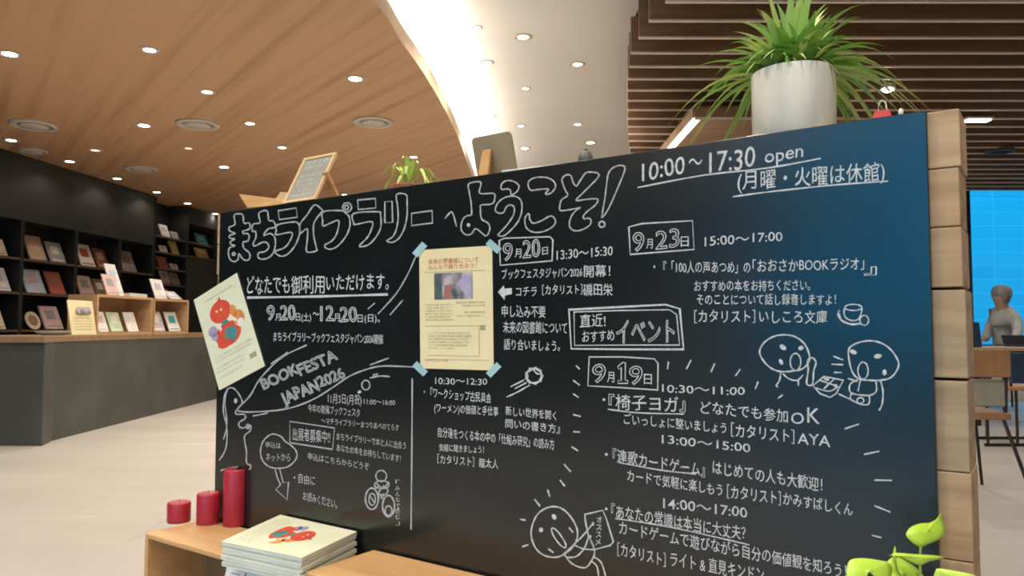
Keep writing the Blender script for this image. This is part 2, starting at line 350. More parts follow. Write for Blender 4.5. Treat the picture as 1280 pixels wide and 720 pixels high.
# ---- chalk: everything is drawn on the board plane
CH = -.0007
class Chalk:
    def __init__(s): s.mb = MB()
    def P(s, px, py): q = bp(px, py); return (q.x, CH, q.z)
    def ribbon(s, pts, wpx=1.8, closed=False):
        n = len(pts); L = []; R = []
        for i in range(n):
            a = pts[(i - 1) % n] if closed else pts[max(i - 1, 0)]; b = pts[(i + 1) % n] if closed else pts[min(i + 1, n - 1)]
            dx, dy = b[0] - a[0], b[1] - a[1]; l = math.hypot(dx, dy) or 1
            h = wpx / 2 * (1 + .22 * math.sin(i * 1.7 + pts[0][0]))
            L.append((pts[i][0] - dy / l * h, pts[i][1] + dx / l * h)); R.append((pts[i][0] + dy / l * h, pts[i][1] - dx / l * h))
        vs = [s.P(*p) for p in L] + [s.P(*p) for p in R]
        k = n if closed else n - 1
        s.mb.add(vs, [(i, (i + 1) % n, n + (i + 1) % n, n + i) for i in range(k)])
    def line(s, pts, wpx=1.8, closed=False, o=(0, 0), k=1, sharp=False):
        p = [(o[0] + a / k, o[1] + b / k) for a, b in pts]
        s.ribbon(p if sharp else smooth_line(p, closed), wpx, closed)
    def ell(s, cx, cy, rx, ry, wpx=1.6, o=(0, 0), k=1, t=0, a0=0, a1=2 * math.pi):
        p = []
        full = abs(a1 - a0) > 6.2
        for i in range(24 if full else 25):
            a = a0 + (a1 - a0) * i / 24; x = rx * math.cos(a); y = ry * math.sin(a)
            p.append((o[0] + (cx + x * math.cos(t) - y * math.sin(t)) / k, o[1] + (cy + x * math.sin(t) + y * math.cos(t)) / k))
        s.ribbon(p, wpx, full)
    def blob(s, cx, cy, rx, ry, o=(0, 0), k=1, t=0):
        p = []
        for i in range(12):
            a = i * math.pi / 6; x = rx * math.cos(a); y = ry * math.sin(a)
            p.append((o[0] + (cx + x * math.cos(t) - y * math.sin(t)) / k, o[1] + (cy + x * math.sin(t) + y * math.cos(t)) / k))
        s.mb.add([s.P(*q) for q in p], [tuple(range(12))])
    def poly(s, pts, o=(0, 0), k=1):
        s.mb.add([s.P(o[0] + a / k, o[1] + b / k) for a, b in pts], [tuple(range(len(pts)))])
    def text(s, t, p0, p1, h, outline=0, bold=.003, warp=.026, up=None, mapper=None):
        vs, fs, es = glyphs(t, bold, outline > 0)
        x0 = min(v[0] for v in vs); x1 = max(v[0] for v in vs); W = x1 - x0
        dx, dy = p1[0] - p0[0], p1[1] - p0[1]
        if up is None: up = (0.0, -1.0)
        ph = random.random() * 6
        def mp(v):
            a = (v[0] - x0) / W; b = v[1] / .8 + warp * math.sin(v[0] * 5.1 + ph) + warp * math.sin(v[0] * 2.3 + ph * 2)
            a += warp * .35 * math.sin(v[1] * 9 + v[0] * 3 + ph) / max(W, 1)
            return (p0[0] + dx * a + up[0] * h * b, p0[1] + dy * a + up[1] * h * b)
        P = mapper or s.P
        if not outline:
            s.mb.add([P(*mp(v)) for v in vs], fs)
        else:
            q = [mp(v) for v in vs]
            for a, b in es:
                (ax, ay), (bx, by) = q[a], q[b]; ex, ey = bx - ax, by - ay; l = math.hypot(ex, ey) or 1; hh = outline / 2
                ox, oy = -ey / l * hh, ex / l * hh; kx, ky = ex / l * hh * .5, ey / l * hh * .5
                s.mb.add([P(ax + ox - kx, ay + oy - ky), P(ax - ox - kx, ay - oy - ky), P(bx - ox + kx, by - oy + ky), P(bx + ox + kx, by + oy + ky)], [(0, 1, 2, 3)])
    def build(s, name, m='chalk', parent=None, label=None):
        o = s.mb.build(name, M[m], parent or panel)
        if label: o['label'] = label
        return o
_fc = bpy.data.curves.new('lettering', 'FONT'); _fo = bpy.data.objects.new('lettering', _fc); C.objects.link(_fo)
def glyphs(t, bold=0.0, outline=False):
    _fc.body = t; _fc.offset = bold; _fc.resolution_u = 3; _fc.fill_mode = 'NONE' if outline else 'FRONT'
    dg = bpy.context.evaluated_depsgraph_get(); dg.update()
    me = bpy.data.meshes.new_from_object(_fo.evaluated_get(dg))
    vs = [(v.co.x, v.co.y) for v in me.vertices]; fs = [tuple(p.vertices) for p in me.polygons]; es = [tuple(e.vertices) for e in me.edges]
    bpy.data.meshes.remove(me); return vs, fs, es
# title, outlined letters traced as chalk strokes
c = Chalk(); A = dict(o=(280, 230), k=6.857); B = dict(o=(400, 230), k=7.2); D = dict(o=(550, 200), k=7.2); G = dict(o=(650, 195), k=7.2)
TW = 1.7
for pts in ([(90, 265), (160, 262), (172, 335), (210, 332), (225, 350), (220, 385), (165, 405), (168, 425), (205, 425), (218, 455), (203, 490), (165, 500), (172, 550), (218, 590), (222, 635), (195, 655), (160, 640), (130, 598), (122, 645), (90, 665), (55, 648), (40, 600), (48, 548), (95, 528), (60, 518), (58, 492), (95, 472), (52, 464), (50, 440), (95, 425), (50, 402), (48, 370), (95, 345)],
            [(300, 250), (370, 230), (385, 310), (425, 318), (440, 370), (380, 385), (340, 440), (400, 425), (440, 470), (435, 560), (400, 620), (340, 645), (295, 630), (300, 590), (350, 580), (385, 545), (370, 505), (330, 500), (270, 530), (250, 515), (275, 455), (270, 405), (245, 405), (250, 345), (310, 330)],
            [(460, 350), (600, 325), (640, 345), (650, 420), (620, 510), (560, 590), (500, 620), (450, 600), (445, 575), (520, 545), (570, 480), (580, 415), (450, 435), (450, 400)],
            [(775, 180), (830, 210), (840, 235), (775, 330), (770, 440), (795, 555), (790, 575), (710, 580), (715, 480), (715, 385), (655, 425), (650, 410), (655, 340), (710, 270)]):
    c.line(pts, TW, True, **A)
c.line([(465, 230), (620, 205), (630, 285), (475, 305)], TW, True, sharp=True, **A); c.ell(85, 600, 12, 12, TW, **A)
for pts in ([(30, 250), (190, 240), (235, 265), (265, 300), (270, 380), (235, 470), (170, 550), (110, 585), (60, 580), (45, 550), (110, 510), (155, 440), (170, 330), (100, 350), (30, 378), (25, 330)],
            [(305, 265), (525, 250), (545, 275), (550, 380), (510, 470), (440, 545), (370, 565), (360, 550), (420, 490), (455, 430), (470, 340), (320, 365), (305, 350)],
            [(690, 95), (775, 95), (785, 160), (785, 280), (760, 400), (710, 490), (650, 525), (605, 515), (610, 505), (660, 470), (690, 400), (705, 300), (700, 200)]):
    c.line(pts, TW, True, **B)
c.ell(245, 210, 40, 42, TW, **B); c.ell(240, 210, 18, 20, TW, **B)
for pts in ([(340, 145), (500, 130), (505, 215), (345, 230)], [(585, 160), (650, 155), (655, 345), (585, 350)], [(825, 265), (1010, 240), (1015, 350), (825, 375)]):
    c.line(pts, TW + .2, True, sharp=True, **B)
c.line([(45, 530), (95, 470), (120, 490), (150, 600)], TW, **D)
for pts in ([(260, 215), (355, 195), (370, 220), (360, 300), (480, 300), (495, 340), (470, 395), (375, 405), (365, 440), (375, 530), (430, 565), (450, 610), (435, 665), (405, 680), (340, 625), (310, 625), (290, 660), (245, 675), (205, 650), (190, 600), (210, 530), (250, 500), (285, 490), (280, 380), (265, 290)],
            [(550, 240), (565, 205), (610, 185), (670, 195), (710, 230), (700, 275), (665, 305), (640, 310), (635, 275), (610, 260), (560, 265)],
            [(500, 440), (520, 390), (570, 345), (640, 325), (700, 335), (735, 380), (735, 470), (700, 560), (630, 640), (570, 685), (530, 680), (530, 665), (600, 590), (660, 500), (670, 430), (640, 405), (600, 420), (575, 470), (540, 480), (505, 465)]):
    c.line(pts, TW, True, **D)
c.blob(258, 585, 17, 17, **D)
for pts in ([(75, 265), (80, 230), (120, 200), (190, 190), (260, 200), (310, 235), (320, 280), (290, 325), (250, 345), (230, 335), (260, 300), (180, 300), (110, 310), (85, 295)],
            [(75, 520), (50, 550), (45, 600), (65, 655), (120, 685), (190, 685), (260, 660), (310, 620), (320, 580), (295, 545), (260, 545), (190, 585), (120, 605), (90, 570), (85, 530)],
            [(380, 205), (420, 170), (460, 180), (480, 240), (510, 270), (540, 225), (590, 155), (640, 145), (700, 155), (705, 190), (640, 260), (560, 340), (505, 400), (600, 390), (690, 385), (700, 410), (670, 450), (600, 505), (570, 545), (580, 565), (620, 560), (640, 580), (630, 620), (580, 655), (510, 675), (460, 655), (445, 610), (465, 540), (510, 485), (545, 465), (440, 485), (365, 490), (360, 450), (375, 395), (430, 355), (410, 310), (390, 260)],
            [(800, 150), (840, 105), (900, 85), (940, 95), (940, 140), (880, 290), (800, 470), (745, 550), (740, 530), (765, 380), (785, 220)]):
    c.line(pts, TW, True, **G)
c.ell(738, 615, 26, 26, TW + .4, **G)
c.build('chalk_title', 'chalk_soft', label='large outlined chalk title across the top of the board')
def writing(items, name='chalk_lettering', m='chalk', extra=None, label=None):
    c = Chalk()
    for it in items:
        t, a, b, h = it[:4]; k = it[4] if len(it) > 4 else {}
        c.text(t, a, b, h, **k)
    if extra: extra(c)
    return c.build(name, m, label=label)
OL = dict(outline=1.15, bold=.022)
def hours(c):
    c.line([(797, 234.5), (880, 219), (960, 210), (1026, 198)], 1.8); c.line([(916, 246), (960, 240), (1040, 231.5), (1110, 226.5)], 1.8)
writing([('10:00', (802.5, 226), (856, 217), 25), ('〜', (861, 214), (878, 211), 22), ('17:30', (887, 216), (944, 208), 29), ('open', (956, 205), (1004, 195), 19),
         ('(月曜・火曜は休館)', (922, 236), (1106, 224), 21)], extra=hours, label='opening hours in chalk at the top right')
def dbox(pts, o, k):
    return lambda c: c.line(pts, 1.7, True, o=o, k=k, sharp=True)
BO = dict(bold=.028)
writing([('9', (791.5, 313.5), (805, 312.5), 27, OL), ('月', (808, 310), (816, 309.5), 11), ('23', (820, 311.5), (849, 309), 26, OL), ('日', (851, 308), (861, 307), 12),
         ('15:00〜17:00', (881, 307.5), (978, 300.5), 13)], extra=dbox([(22, 440), (80, 425), (305, 412), (312, 540), (28, 562)], (780, 160), 3.556))
writing([('・『「100人の声あつめ」の', (817, 340), (938, 340), 13), ('「おおさかBOOKラジオ」', (941, 339), (1080, 336), 14), ('』', (1080, 343), (1096, 342), 13),
         ('おすすめの本をお持ちください。', (868, 363), (1013, 362), 12), ('そのことについて話し録音しますよ！', (871, 380), (1045, 380), 12),
         ('［カタリスト］', (868, 402), (944, 402), 14), ('いしころ文庫', (949, 402), (1034, 403), 14)])
K8 = dict(o=(700, 360), k=4.237)
def evbox(c):
    c.line([(48, 115), (330, 100), (560, 88), (635, 110), (655, 325), (350, 325), (60, 322)], 2.6, True, sharp=True, **K8)
    c.line([(75, 127), (330, 119), (580, 115), (618, 140), (634, 302), (350, 302), (78, 304)], 1.5, True, sharp=True, **K8)
writing([('直近!', (725, 408), (757, 407), 14), ('おすすめ', (728, 427), (768, 425), 13), ('イベント', (771, 427), (843, 427), 27, dict(outline=1.0, bold=.03))], extra=evbox, label='double framed chalk heading in the middle')
writing([('9', (741, 478), (757, 478), 26, OL), ('月', (759, 477), (768, 477), 12), ('9', (787, 479.5), (803, 479.5), 26, OL), ('日', (805, 479), (815, 479), 12), ('10:30〜11:00', (827.5, 490), (931, 494), 11)],
        extra=lambda c: (c.line([(155, 365), (330, 365), (500, 375), (520, 400), (518, 540), (330, 528), (148, 518)], 1.7, True, sharp=True, **K8), c.line([(306, 416), (333, 394), (347, 394), (346, 488), (360, 490), (359, 505), (308, 505), (308, 490), (325, 489), (325, 420), (312, 430)], 1.15, True, sharp=True, **K8)))
def ul1(c): c.line([(760, 511.5), (798, 516), (855, 517.5)], 1.5); c.blob(755, 499.5, 1.8, 1.8)
writing([('『椅子ヨガ』', (761, 510), (857, 514), 17), ('どなたでも参加', (876, 515), (985, 527), 14), ('O', (989, 529), (1005, 530), 16), ('K', (1009, 529), (1025, 529), 22),
         ('ごいっしょに整いましょう', (780, 529), (908, 541), 12), ('［カタリスト］', (914, 544), (993, 553), 15), ('AYA', (997, 554), (1038, 559), 16), ('13:00〜15:00', (827.5, 554), (938, 565), 12)], extra=ul1)
def ul2(c): c.line([(774, 578), (825, 587.5), (870, 592.5)], 1.5); c.blob(758, 568, 1.8, 1.8)
writing([('『連歌カードゲーム』', (766, 576), (881, 595), 15), ('はじめての人も大歓迎！', (891, 591), (1028, 613), 15), ('カードで気軽に楽しもう', (784, 600), (903, 619), 13),
         ('［カタリスト］', (909, 621), (976, 630), 15), ('かみすばしくん', (979, 629), (1066, 644), 14), ('14:00〜17:00', (829, 634.5), (934, 647), 14)], extra=ul2)
def ul3(c): c.line([(769, 648), (839, 659), (937, 681)], 1.5); c.blob(758, 636, 1.8, 1.8)
writing([('『あなたの常識は本当に大丈夫？', (764, 645), (932, 674), 15), ('カードゲームで遊びながら自分の価値観を知ろう！', (774, 666), (1058, 721), 15),
         ('［カタリスト］', (772, 693), (832, 707), 15), ('ライト & 直見キンドン', (838, 706), (955, 726), 16)], extra=ul3)
writing([('9', (629, 326), (640.5, 325), 25, OL), ('月', (643.5, 321), (652, 320.5), 10), ('20', (654, 322.5), (675, 321.5), 25, OL), ('日', (678, 318), (685, 317.5), 9), ('13:30〜15:30', (696, 324.5), (766, 319), 13)],
        extra=dbox([(662, 110), (700, 95), (1000, 85), (1020, 105), (1015, 245), (850, 260), (670, 275)], (500, 280), 5.333))
writing([('ブックフェスタジャパン2026', (627.5, 348), (728, 345), 11), ('開幕！', (730, 345), (763, 345), 13), ('コチラ', (645, 370), (671, 369), 11), ('［カタリスト］', (678, 367.5), (728, 367), 11), ('磯田栄', (729, 368.5), (766, 368), 13),
         ('申し込み不要', (627.5, 395), (682, 396), 13), ('未来の図書館について', (629, 415), (709, 416), 13), ('語り合いましょう。', (630, 436), (700, 438), 12)],
        extra=lambda c: c.poly([(45, 240), (90, 190), (95, 215), (150, 210), (150, 255), (100, 265), (95, 300)], (615, 325), 6))
writing([('10:30〜12:30', (544, 480), (609, 481), 9), ('・『ワークショップ古民具会', (530, 495), (614, 503), 11), ('(ワーメン)の価値と手仕事', (543, 514), (623, 519), 10), ('新しい世界を開く', (632, 518), (695.5, 524), 10),
         ('問いの書き方』', (632, 533.5), (700, 541), 10), ('自分達をつくる本の中の「仕組み研究」の読み方', (547.5, 545), (693, 561), 11), ('気軽に聞きましょう！', (549, 563), (605, 566), 8), ('［カタリスト］龍太人', (547, 578), (623, 585), 10)])
writing([('どなたでも', (309, 366), (362, 365), 20), ('御利用', (364, 366), (406, 364), 20), ('いただけます。', (408, 362), (486, 360), 18)], extra=lambda c: c.line([(309, 372), (400, 370.5), (485, 368)], 2.6), label='chalk line under the title')
writing([('9', (334, 400), (343, 400), 21, OL), ('月', (344, 400), (351, 400), 8), ('20', (351, 400), (369, 400), 21, OL), ('日(土)', (370, 400.5), (389, 400.5), 9), ('〜', (391, 398), (399, 398), 12),
         ('12', (401, 401), (417, 401), 21, OL), ('月', (417.5, 401), (425, 401), 9), ('20', (425.5, 401.5), (446, 402), 21, OL), ('日(日)。', (447, 402), (475, 402), 9),
         ('まちライブラリーブックフェスタジャパン2026開催', (342, 425.5), (479, 429), 10.5)])
UPB = (-.42, -.91)
writing([('BOOK', (330.5, 487), (374, 466), 15, dict(outline=1.3, bold=.035, up=UPB)), ('FESTA', (376, 470), (422.5, 449), 16, dict(outline=1.3, bold=.035, up=UPB)),
         ('JAPAN', (355.5, 506), (400, 487), 17, dict(outline=1.3, bold=.035, up=UPB)), ('2026', (401, 484), (432, 471), 15, dict(outline=1.3, bold=.035, up=UPB))], m='chalk_soft')
K7 = dict(o=(330, 480), k=6); KL = dict(o=(320, 540), k=6)
writing([('11月3日(月祝)', (410, 503), (452, 505), 11), ('11:00〜16:00', (455, 505), (494, 506.5), 7), ('今年の開催ブックフェスタ', (385, 514), (450, 520.5), 9), ('〜マチライブラリーまつりあべのてらす', (402, 529), (499, 538), 7),
         ('出展者募集中!!', (366, 549), (413, 553), 14), ('まちライブラリーで本と人に出会う', (421, 549), (507.5, 561), 8), ('あなたの本をお待ちしています！', (421, 563), (501, 577), 8), ('申込はこちらからどうぞ', (385, 574), (461.5, 587), 8),
         ('申込は', (332.5, 559), (351, 560), 7), ('ネットから', (332.5, 575.5), (363, 576), 9), ('・自由に', (367.5, 602), (394, 606), 11), ('お読みください。', (379, 624), (421.5, 635), 10)], m='chalk_soft',
        extra=lambda c: c.line([(195, 280), (530, 330), (515, 490), (195, 440)], 1.6, True, sharp=True, **K7))
# drawings
def drawing(fn, m='chalk', label=None):
    c = Chalk(); fn(c); return c.build('chalk_drawing', m, label=label)
K5 = dict(o=(920, 380), k=5.142)
def faces(c):
    c.line([(152, 310), (180, 250), (240, 210), (310, 198), (380, 210), (440, 255), (470, 320), (470, 370), (430, 415), (370, 430), (300, 435), (240, 420), (185, 375)], 1.9, True, **K5)
    c.blob(302, 278, 24, 15, t=.6, **K5); c.blob(418, 283, 18, 14, t=-.4, **K5); c.blob(290, 372, 12, 20, t=-.5, **K5); c.ell(383, 372, 34, 55, 1.6, **K5)
    c.line([(288, 435), (280, 490), (258, 525), (272, 532)], 1.7, **K5); c.line([(300, 445), (340, 480), (395, 490), (432, 455)], 1.6, **K5); c.line([(400, 488), (402, 526)], 1.8, **K5)
    c.line([(460, 365), (490, 345), (515, 375), (500, 430), (492, 515), (455, 512), (465, 420)], 1.9, True, **K5)
    c.line([(495, 525), (565, 465), (690, 490), (645, 575), (605, 600), (540, 575)], 1.8, True, sharp=True, **K5)
    c.line([(540, 490), (640, 525)], 1.7, **K5); c.line([(565, 545), (632, 482)], 1.7, **K5); c.line([(515, 540), (600, 560), (660, 530)], 1.5, **K5); c.blob(580, 480, 22, 12, t=.5, **K5); c.blob(640, 525, 12, 10, **K5)
    c.line([(660, 578), (730, 610), (790, 640), (850, 645), (855, 592), (800, 585), (740, 580), (738, 615)], 1.7, **K5)
    c.ell(800, 620, 22, 18, 1.5, **K5)
    c.line([(722, 310), (750, 265), (820, 240), (900, 240), (975, 275), (1030, 340), (1045, 400), (1000, 470), (930, 490), (860, 490), (790, 480), (745, 430)], 1.9, True, **K5)
    c.blob(755, 308, 24, 14, t=.4, **K5); c.blob(912, 335, 26, 15, t=-.15, **K5); c.blob(955, 440, 14, 20, **K5); c.ell(817, 428, 33, 55, 1.6, **K5)
    c.line([(785, 485), (735, 515), (735, 565), (790, 585), (860, 587), (902, 560), (900, 500)], 1.7, **K5); c.line([(800, 485), (785, 560)], 1.5, **K5)
    c.line([(930, 495), (945, 560), (940, 640), (920, 685)], 1.9, **K5)
    for a, b in (((625, 335), (690, 360)), ((615, 387), (690, 390)), ((630, 440), (680, 440))): c.line([a, b], 1.7, **K5)
drawing(faces, label='two round-headed chalk figures sharing a book')
def mug(c):
    c.ell(755, 22, 55, 20, 1.4, **K5); c.line([(695, 30), (700, 80), (740, 105), (790, 95), (812, 30)], 1.6, **K5); c.ell(825, 105, 28, 32, 1.5, **K5)
    c.line([(660, 60), (680, 105), (740, 130), (800, 125)], 2.2, **K5); c.line([(665, 40), (655, 70), (680, 110)], 1.6, **K5)
drawing(mug, label='small chalk drawing of a cup')
K3 = dict(o=(640, 600), k=5.818)
def reader(c):
    c.line([(140, 400), (155, 310), (200, 235), (280, 195), (360, 205), (430, 270), (475, 360), (470, 440), (430, 500), (370, 545), (310, 562), (230, 545), (170, 490)], 1.9, True, **K3)
    c.blob(308, 268, 16, 22, t=-.5, **K3); c.blob(212, 362, 16, 18, **K3); c.line([(415, 345), (445, 380)], 2, **K3); c.line([(265, 500), (303, 528)], 2, **K3)
    c.line([(290, 350), (330, 370), (385, 450), (390, 492), (350, 470), (300, 400)], 1.7, True, **K3)
    c.line([(530, 250), (660, 220), (690, 290), (738, 450), (715, 475), (600, 505), (555, 400), (535, 300)], 1.8, True, sharp=True, **K3)
    c.line([(375, 540), (450, 470), (520, 400), (590, 315)], 1.8, **K3); c.line([(400, 562), (470, 555), (530, 490), (560, 400)], 1.8, **K3)
    c.line([(385, 545), (440, 610), (530, 638), (580, 585), (602, 515), (565, 420)], 1.8, **K3); c.line([(450, 470), (520, 500), (600, 505)], 1.6, **K3)
    c.line([(580, 590), (620, 630), (630, 700)], 1.8, **K3); c.line([(600, 560), (650, 600), (682, 700)], 1.8, **K3); c.blob(590, 318, 9, 14, **K3); c.blob(570, 412, 9, 12, **K3)
    for i, ch in enumerate('オススメ'): c.text(ch, (746 - i * .6, 653 + i * 9.2), (753 - i * .6, 653 + i * 9.2), 7.5)
    for a, b in (((350, 0), (385, 45)), ((260, 70), (275, 120)), ((165, 140), (205, 190)), ((60, 285), (100, 292)), ((75, 485), (120, 470))): c.line([a, b], 2, **K3)
drawing(reader, label='round-headed chalk figure holding up a sign')
def dashes(c):
    for a, b in (((575, 390), (570, 430)), ((695, 380), (670, 430)), ((820, 400), (800, 445)), ((955, 430), (930, 465)), ((1050, 495), (1035, 535)), ((1180, 565), (1155, 585)), ((85, 410), (105, 430)), ((70, 488), (105, 515)), ((70, 560), (100, 580)), ((70, 670), (110, 680))):
        c.line([a, b], 1.7, **K8)
    for a, b in (((1040, 430), (1080, 432)), ((1030, 520), (1070, 545)), ((985, 625), (1025, 670))): c.line([a, b], 1.7, o=(500, 450), k=4.8)
    for a, b in (((1060, 473), (1072, 477)), ((1056, 536), (1074, 530)), ((1080, 568), (1099, 564)), ((1093, 600), (1115, 600.5)), ((1093, 632), (1113, 640)), ((1090, 669), (1102, 672))): c.line([a, b], 1.8)
drawing(dashes)
K4 = dict(o=(240, 370), k=4)
def banner(c):
    c.line([(575, 245), (460, 300), (380, 370), (330, 430), (290, 500), (230, 560)], 1.7, **K4); c.line([(395, 340), (480, 280)], 1.5, **K4)
    c.line([(230, 575), (300, 580), (470, 565), (600, 520), (700, 460), (790, 400), (880, 365), (960, 350), (1110, 355)], 1.7, **K4)
    c.line([(890, 345), (985, 310)], 1.6, **K4); c.line([(305, 600), (380, 585)], 1.6, **K4)
    c.ell(870, 445, 20, 24, 1.5, **K4); c.line([(890, 410), (940, 400), (990, 403)], 1.8, **K4); c.line([(905, 395), (930, 390)], 1.8, **K4); c.blob(838, 480, 10, 8, t=-.5, **K4)
    o = dict(o=(240, 220), k=4)
    c.line([(1120, 400), (1080, 490), (1020, 590), (930, 690)], 1.5, **o); c.line([(880, 665), (915, 635)], 1.4, **o); c.line([(990, 695), (1055, 620)], 1.5, **o)
    c.line([(515.5, 473), (515, 560), (514, 662)], 1.7)
drawing(banner, 'chalk_soft')
def sun(c):
    o = dict(o=(500, 450), k=4.8)
    c.ell(805, 95, 46, 44, 2.6, **o); c.line([(800, 55), (820, 80), (850, 85)], 1.8, **o); c.line([(790, 60), (765, 75), (768, 120)], 2.2, **o)
    for a in range(9): 
        t = a * .7; c.line([(805 + 48 * math.cos(t), 95 + 46 * math.sin(t)), (805 + 58 * math.cos(t), 95 + 56 * math.sin(t))], 1.6, **o)
    for p in ([(665, 160), (745, 120)], [(690, 172), (760, 135)], [(640, 222), (700, 195), (780, 150)]): c.line(p, 1.6, **o)
drawing(sun, label='small chalk drawing of a flying sun')
def dragon(c):
    o = dict(o=(265, 470), k=5.54)
    c.line([(50, 585), (90, 520), (105, 440), (100, 330), (80, 250), (85, 150), (110, 90), (150, 85), (190, 130), (210, 190), (165, 245), (175, 265), (225, 265), (230, 295), (190, 320), (190, 350), (220, 360), (250, 340)], 1.6, **o)
    c.line([(240, 335), (270, 345), (265, 380), (225, 420), (240, 520), (240, 600), (270, 620), (260, 650)], 1.6, **o); c.line([(60, 655), (110, 640), (180, 628)], 1.5, **o); c.blob(165, 172, 12, 18, **o); c.blob(250, 350, 16, 20, **o)
    c.line([(110, 90), (90, 180), (105, 330), (80, 440)], 1.3, **o)
drawing(dragon, 'chalk_soft', label='chalk dragon breathing the banner')
def rings(c):
    c.line([(130, 15), (80, 40), (45, 90), (35, 160), (55, 220), (100, 260), (160, 272), (240, 260), (300, 205), (305, 150), (270, 105), (220, 70), (190, 35)], 1.6, True, **KL)
    c.line([(145, 280), (160, 340), (185, 395), (150, 430), (235, 510), (245, 375), (205, 380), (180, 280)], 1.4, sharp=True, **KL)
    c.ell(940, 330, 40, 42, 1.5, **KL); c.ell(870, 500, 48, 80, 1.9, **KL); c.ell(995, 555, 45, 80, 1.9, **KL); c.ell(872, 505, 24, 44, 1.5, **KL); c.ell(995, 590, 26, 36, 1.8, **KL); c.ell(945, 395, 55, 30, 1.6, **KL)
    c.line([(890, 430), (930, 410), (990, 430), (970, 470), (920, 460), (960, 400)], 1.6, **KL); c.line([(900, 380), (950, 420), (1000, 375)], 1.6, **KL); c.line([(925, 460), (945, 500), (960, 460)], 1.5, **KL)
    c.line([(850, 470), (890, 530)], 1.5, **KL); c.line([(1040, 590), (1075, 570)], 1.4, **KL)
    for i, ch in enumerate('「みんなで読む」'): c.text(ch, (494.5, 605.5 + i * 7.2), (500, 605.5 + i * 7.2), 5.6)
drawing(rings, 'chalk_soft', label='speech bubble, arrow and three ring figures in chalk')
# ------------------------------------------------------------------ paper notices on the board (they hang on it: top-level)
def on_board(px, py, out): q = bp(px, py, out); return bw(q.x, out, q.z)
def quad_map(q, out, org, rz):        # unit square (0..1, 0..1 downwards) -> local point of an object at org with rotation rz
    R = Matrix.Rotation(-rz, 3, 'Z')
    pts = [R @ (on_board(x, y, out) - org) for x, y in q]
    return lambda a, b: (pts[0] * (1 - a) + pts[1] * a) * (1 - b) + (pts[3] * (1 - a) + pts[2] * a) * b
def uv_poly(mb, f, pts, lift=(0, -.0006, 0), mi=0):
    mb.add([f(a, b) + Vector(lift) for a, b in pts], [tuple(range(len(pts)))], mi)
def uv_text(f, t, a0, b0, a1, b1, h, lift=-.0008, bold=0):
    c = Chalk(); c.text(t, (a0, b0), (a1, b1), h, warp=0, bold=bold, mapper=lambda a, b: f(a, b) + Vector((0, lift, 0))); return c.mb
q = [(524, 312.5), (615, 307), (617, 463), (525.5, 460.5)]
org = on_board(570, 460, .003)
po = thing('poster', 'pale yellow event poster taped to the chalkboard with blue tape', 'poster', org, BRZ)
f = quad_map(q, .003, org, BRZ)
sheet = MB().slab([f(0, 0), f(0, 1), f(1, 1), f(1, 0)], .0012).build('sheet', M['paper_yellow'], po)
m = MB(); uv_poly(m, f, [(.215, .205), (.215, .425), (.745, .425), (.745, .205)], mi=0); uv_poly(m, f, [(.215, .205), (.215, .425), (.325, .425), (.325, .205)], (0, -.0008, 0), 1); uv_poly(m, f, [(.36, .31), (.35, .41), (.45, .42), (.46, .30)], (0, -.0008, 0), 2)
uv_poly(m, f, [(.62, .22), (.55, .3), (.66, .41), (.72, .4), (.73, .24)], (0, -.0007, 0), 3)
m.build('photo_print', [M['photo_print'], M['photo_dark'], M['photo_red'], M['art_violet']], sheet)
m = MB()
for t, b, h, a0, a1 in (('未来の図書館について', .125, .04, .13, .83), ('みんなで語り合おう！', .17, .036, .13, .8)):
    m2 = uv_text(f, t, a0, b, a1, b, h, bold=.01); m.add(m2.v, m2.f)
m2 = uv_text(f, 'お申し込み不要', .08, .94, .4, .94, .02); m.add(m2.v, m2.f)
for pts in ([(.1, .888), (.1, .892), (.82, .892), (.82, .888)], [(.815, .655), (.815, .89), (.823, .89), (.823, .655)]): uv_poly(m, f, pts)
m.build('heading_print', M['ink_red'], sheet)
m = MB()
for (b, a0, a1) in ((.205, .08, .9), (.475, .08, .48), (.50, .08, .46), (.525, .08, .48), (.55, .08, .46), (.575, .08, .44), (.6, .08, .48), (.46, .52, .9), (.485, .6, .9), (.54, .62, .9), (.57, .52, .9), (.71, .12, .7), (.735, .12, .72), (.76, .12, .68), (.785, .12, .7), (.81, .12, .66), (.835, .12, .5)):
    if b == .205:
        uv_poly(m, f, [(a0, b - .012), (a0, b - .008), (a1, b - .008), (a1, b - .012)]); continue
    t = ''.join(random.choice('本の人とまち図書館をつなぐ読む会場時間定員') for _ in range(int((a1 - a0) * 34)))
    m2 = uv_text(f, t, a0, b, a1, b, .014); m.add(m2.v, m2.f)
for pts in ([(.08, .643), (.08, .647), (.92, .647), (.92, .643)], [(.06, .92), (.06, .923), (.94, .923), (.94, .92)], [(.83, .64), (.83, .68), (.9, .68), (.9, .64)]): uv_poly(m, f, pts)
m.build('text_print', M['ink_grey'], sheet)
for cx, cy, t in ((524.5, 312, -.85), (617, 308, .7), (525, 461, .75), (617, 462.5, -.8)):
    pts = [(cx + 9.5 * math.cos(t) * a - 4.2 * math.sin(t) * b, cy + 9.5 * math.sin(t) * a + 4.2 * math.cos(t) * b) for a, b in ((-1, -1), (-1, 1), (1, 1), (1, -1))]
    R = Matrix.Rotation(-BRZ, 3, 'Z')
    MB().slab([R @ (on_board(x, y, .0052) - org) for x, y in pts], .0008).build('tape_strip', M['tape'], po)
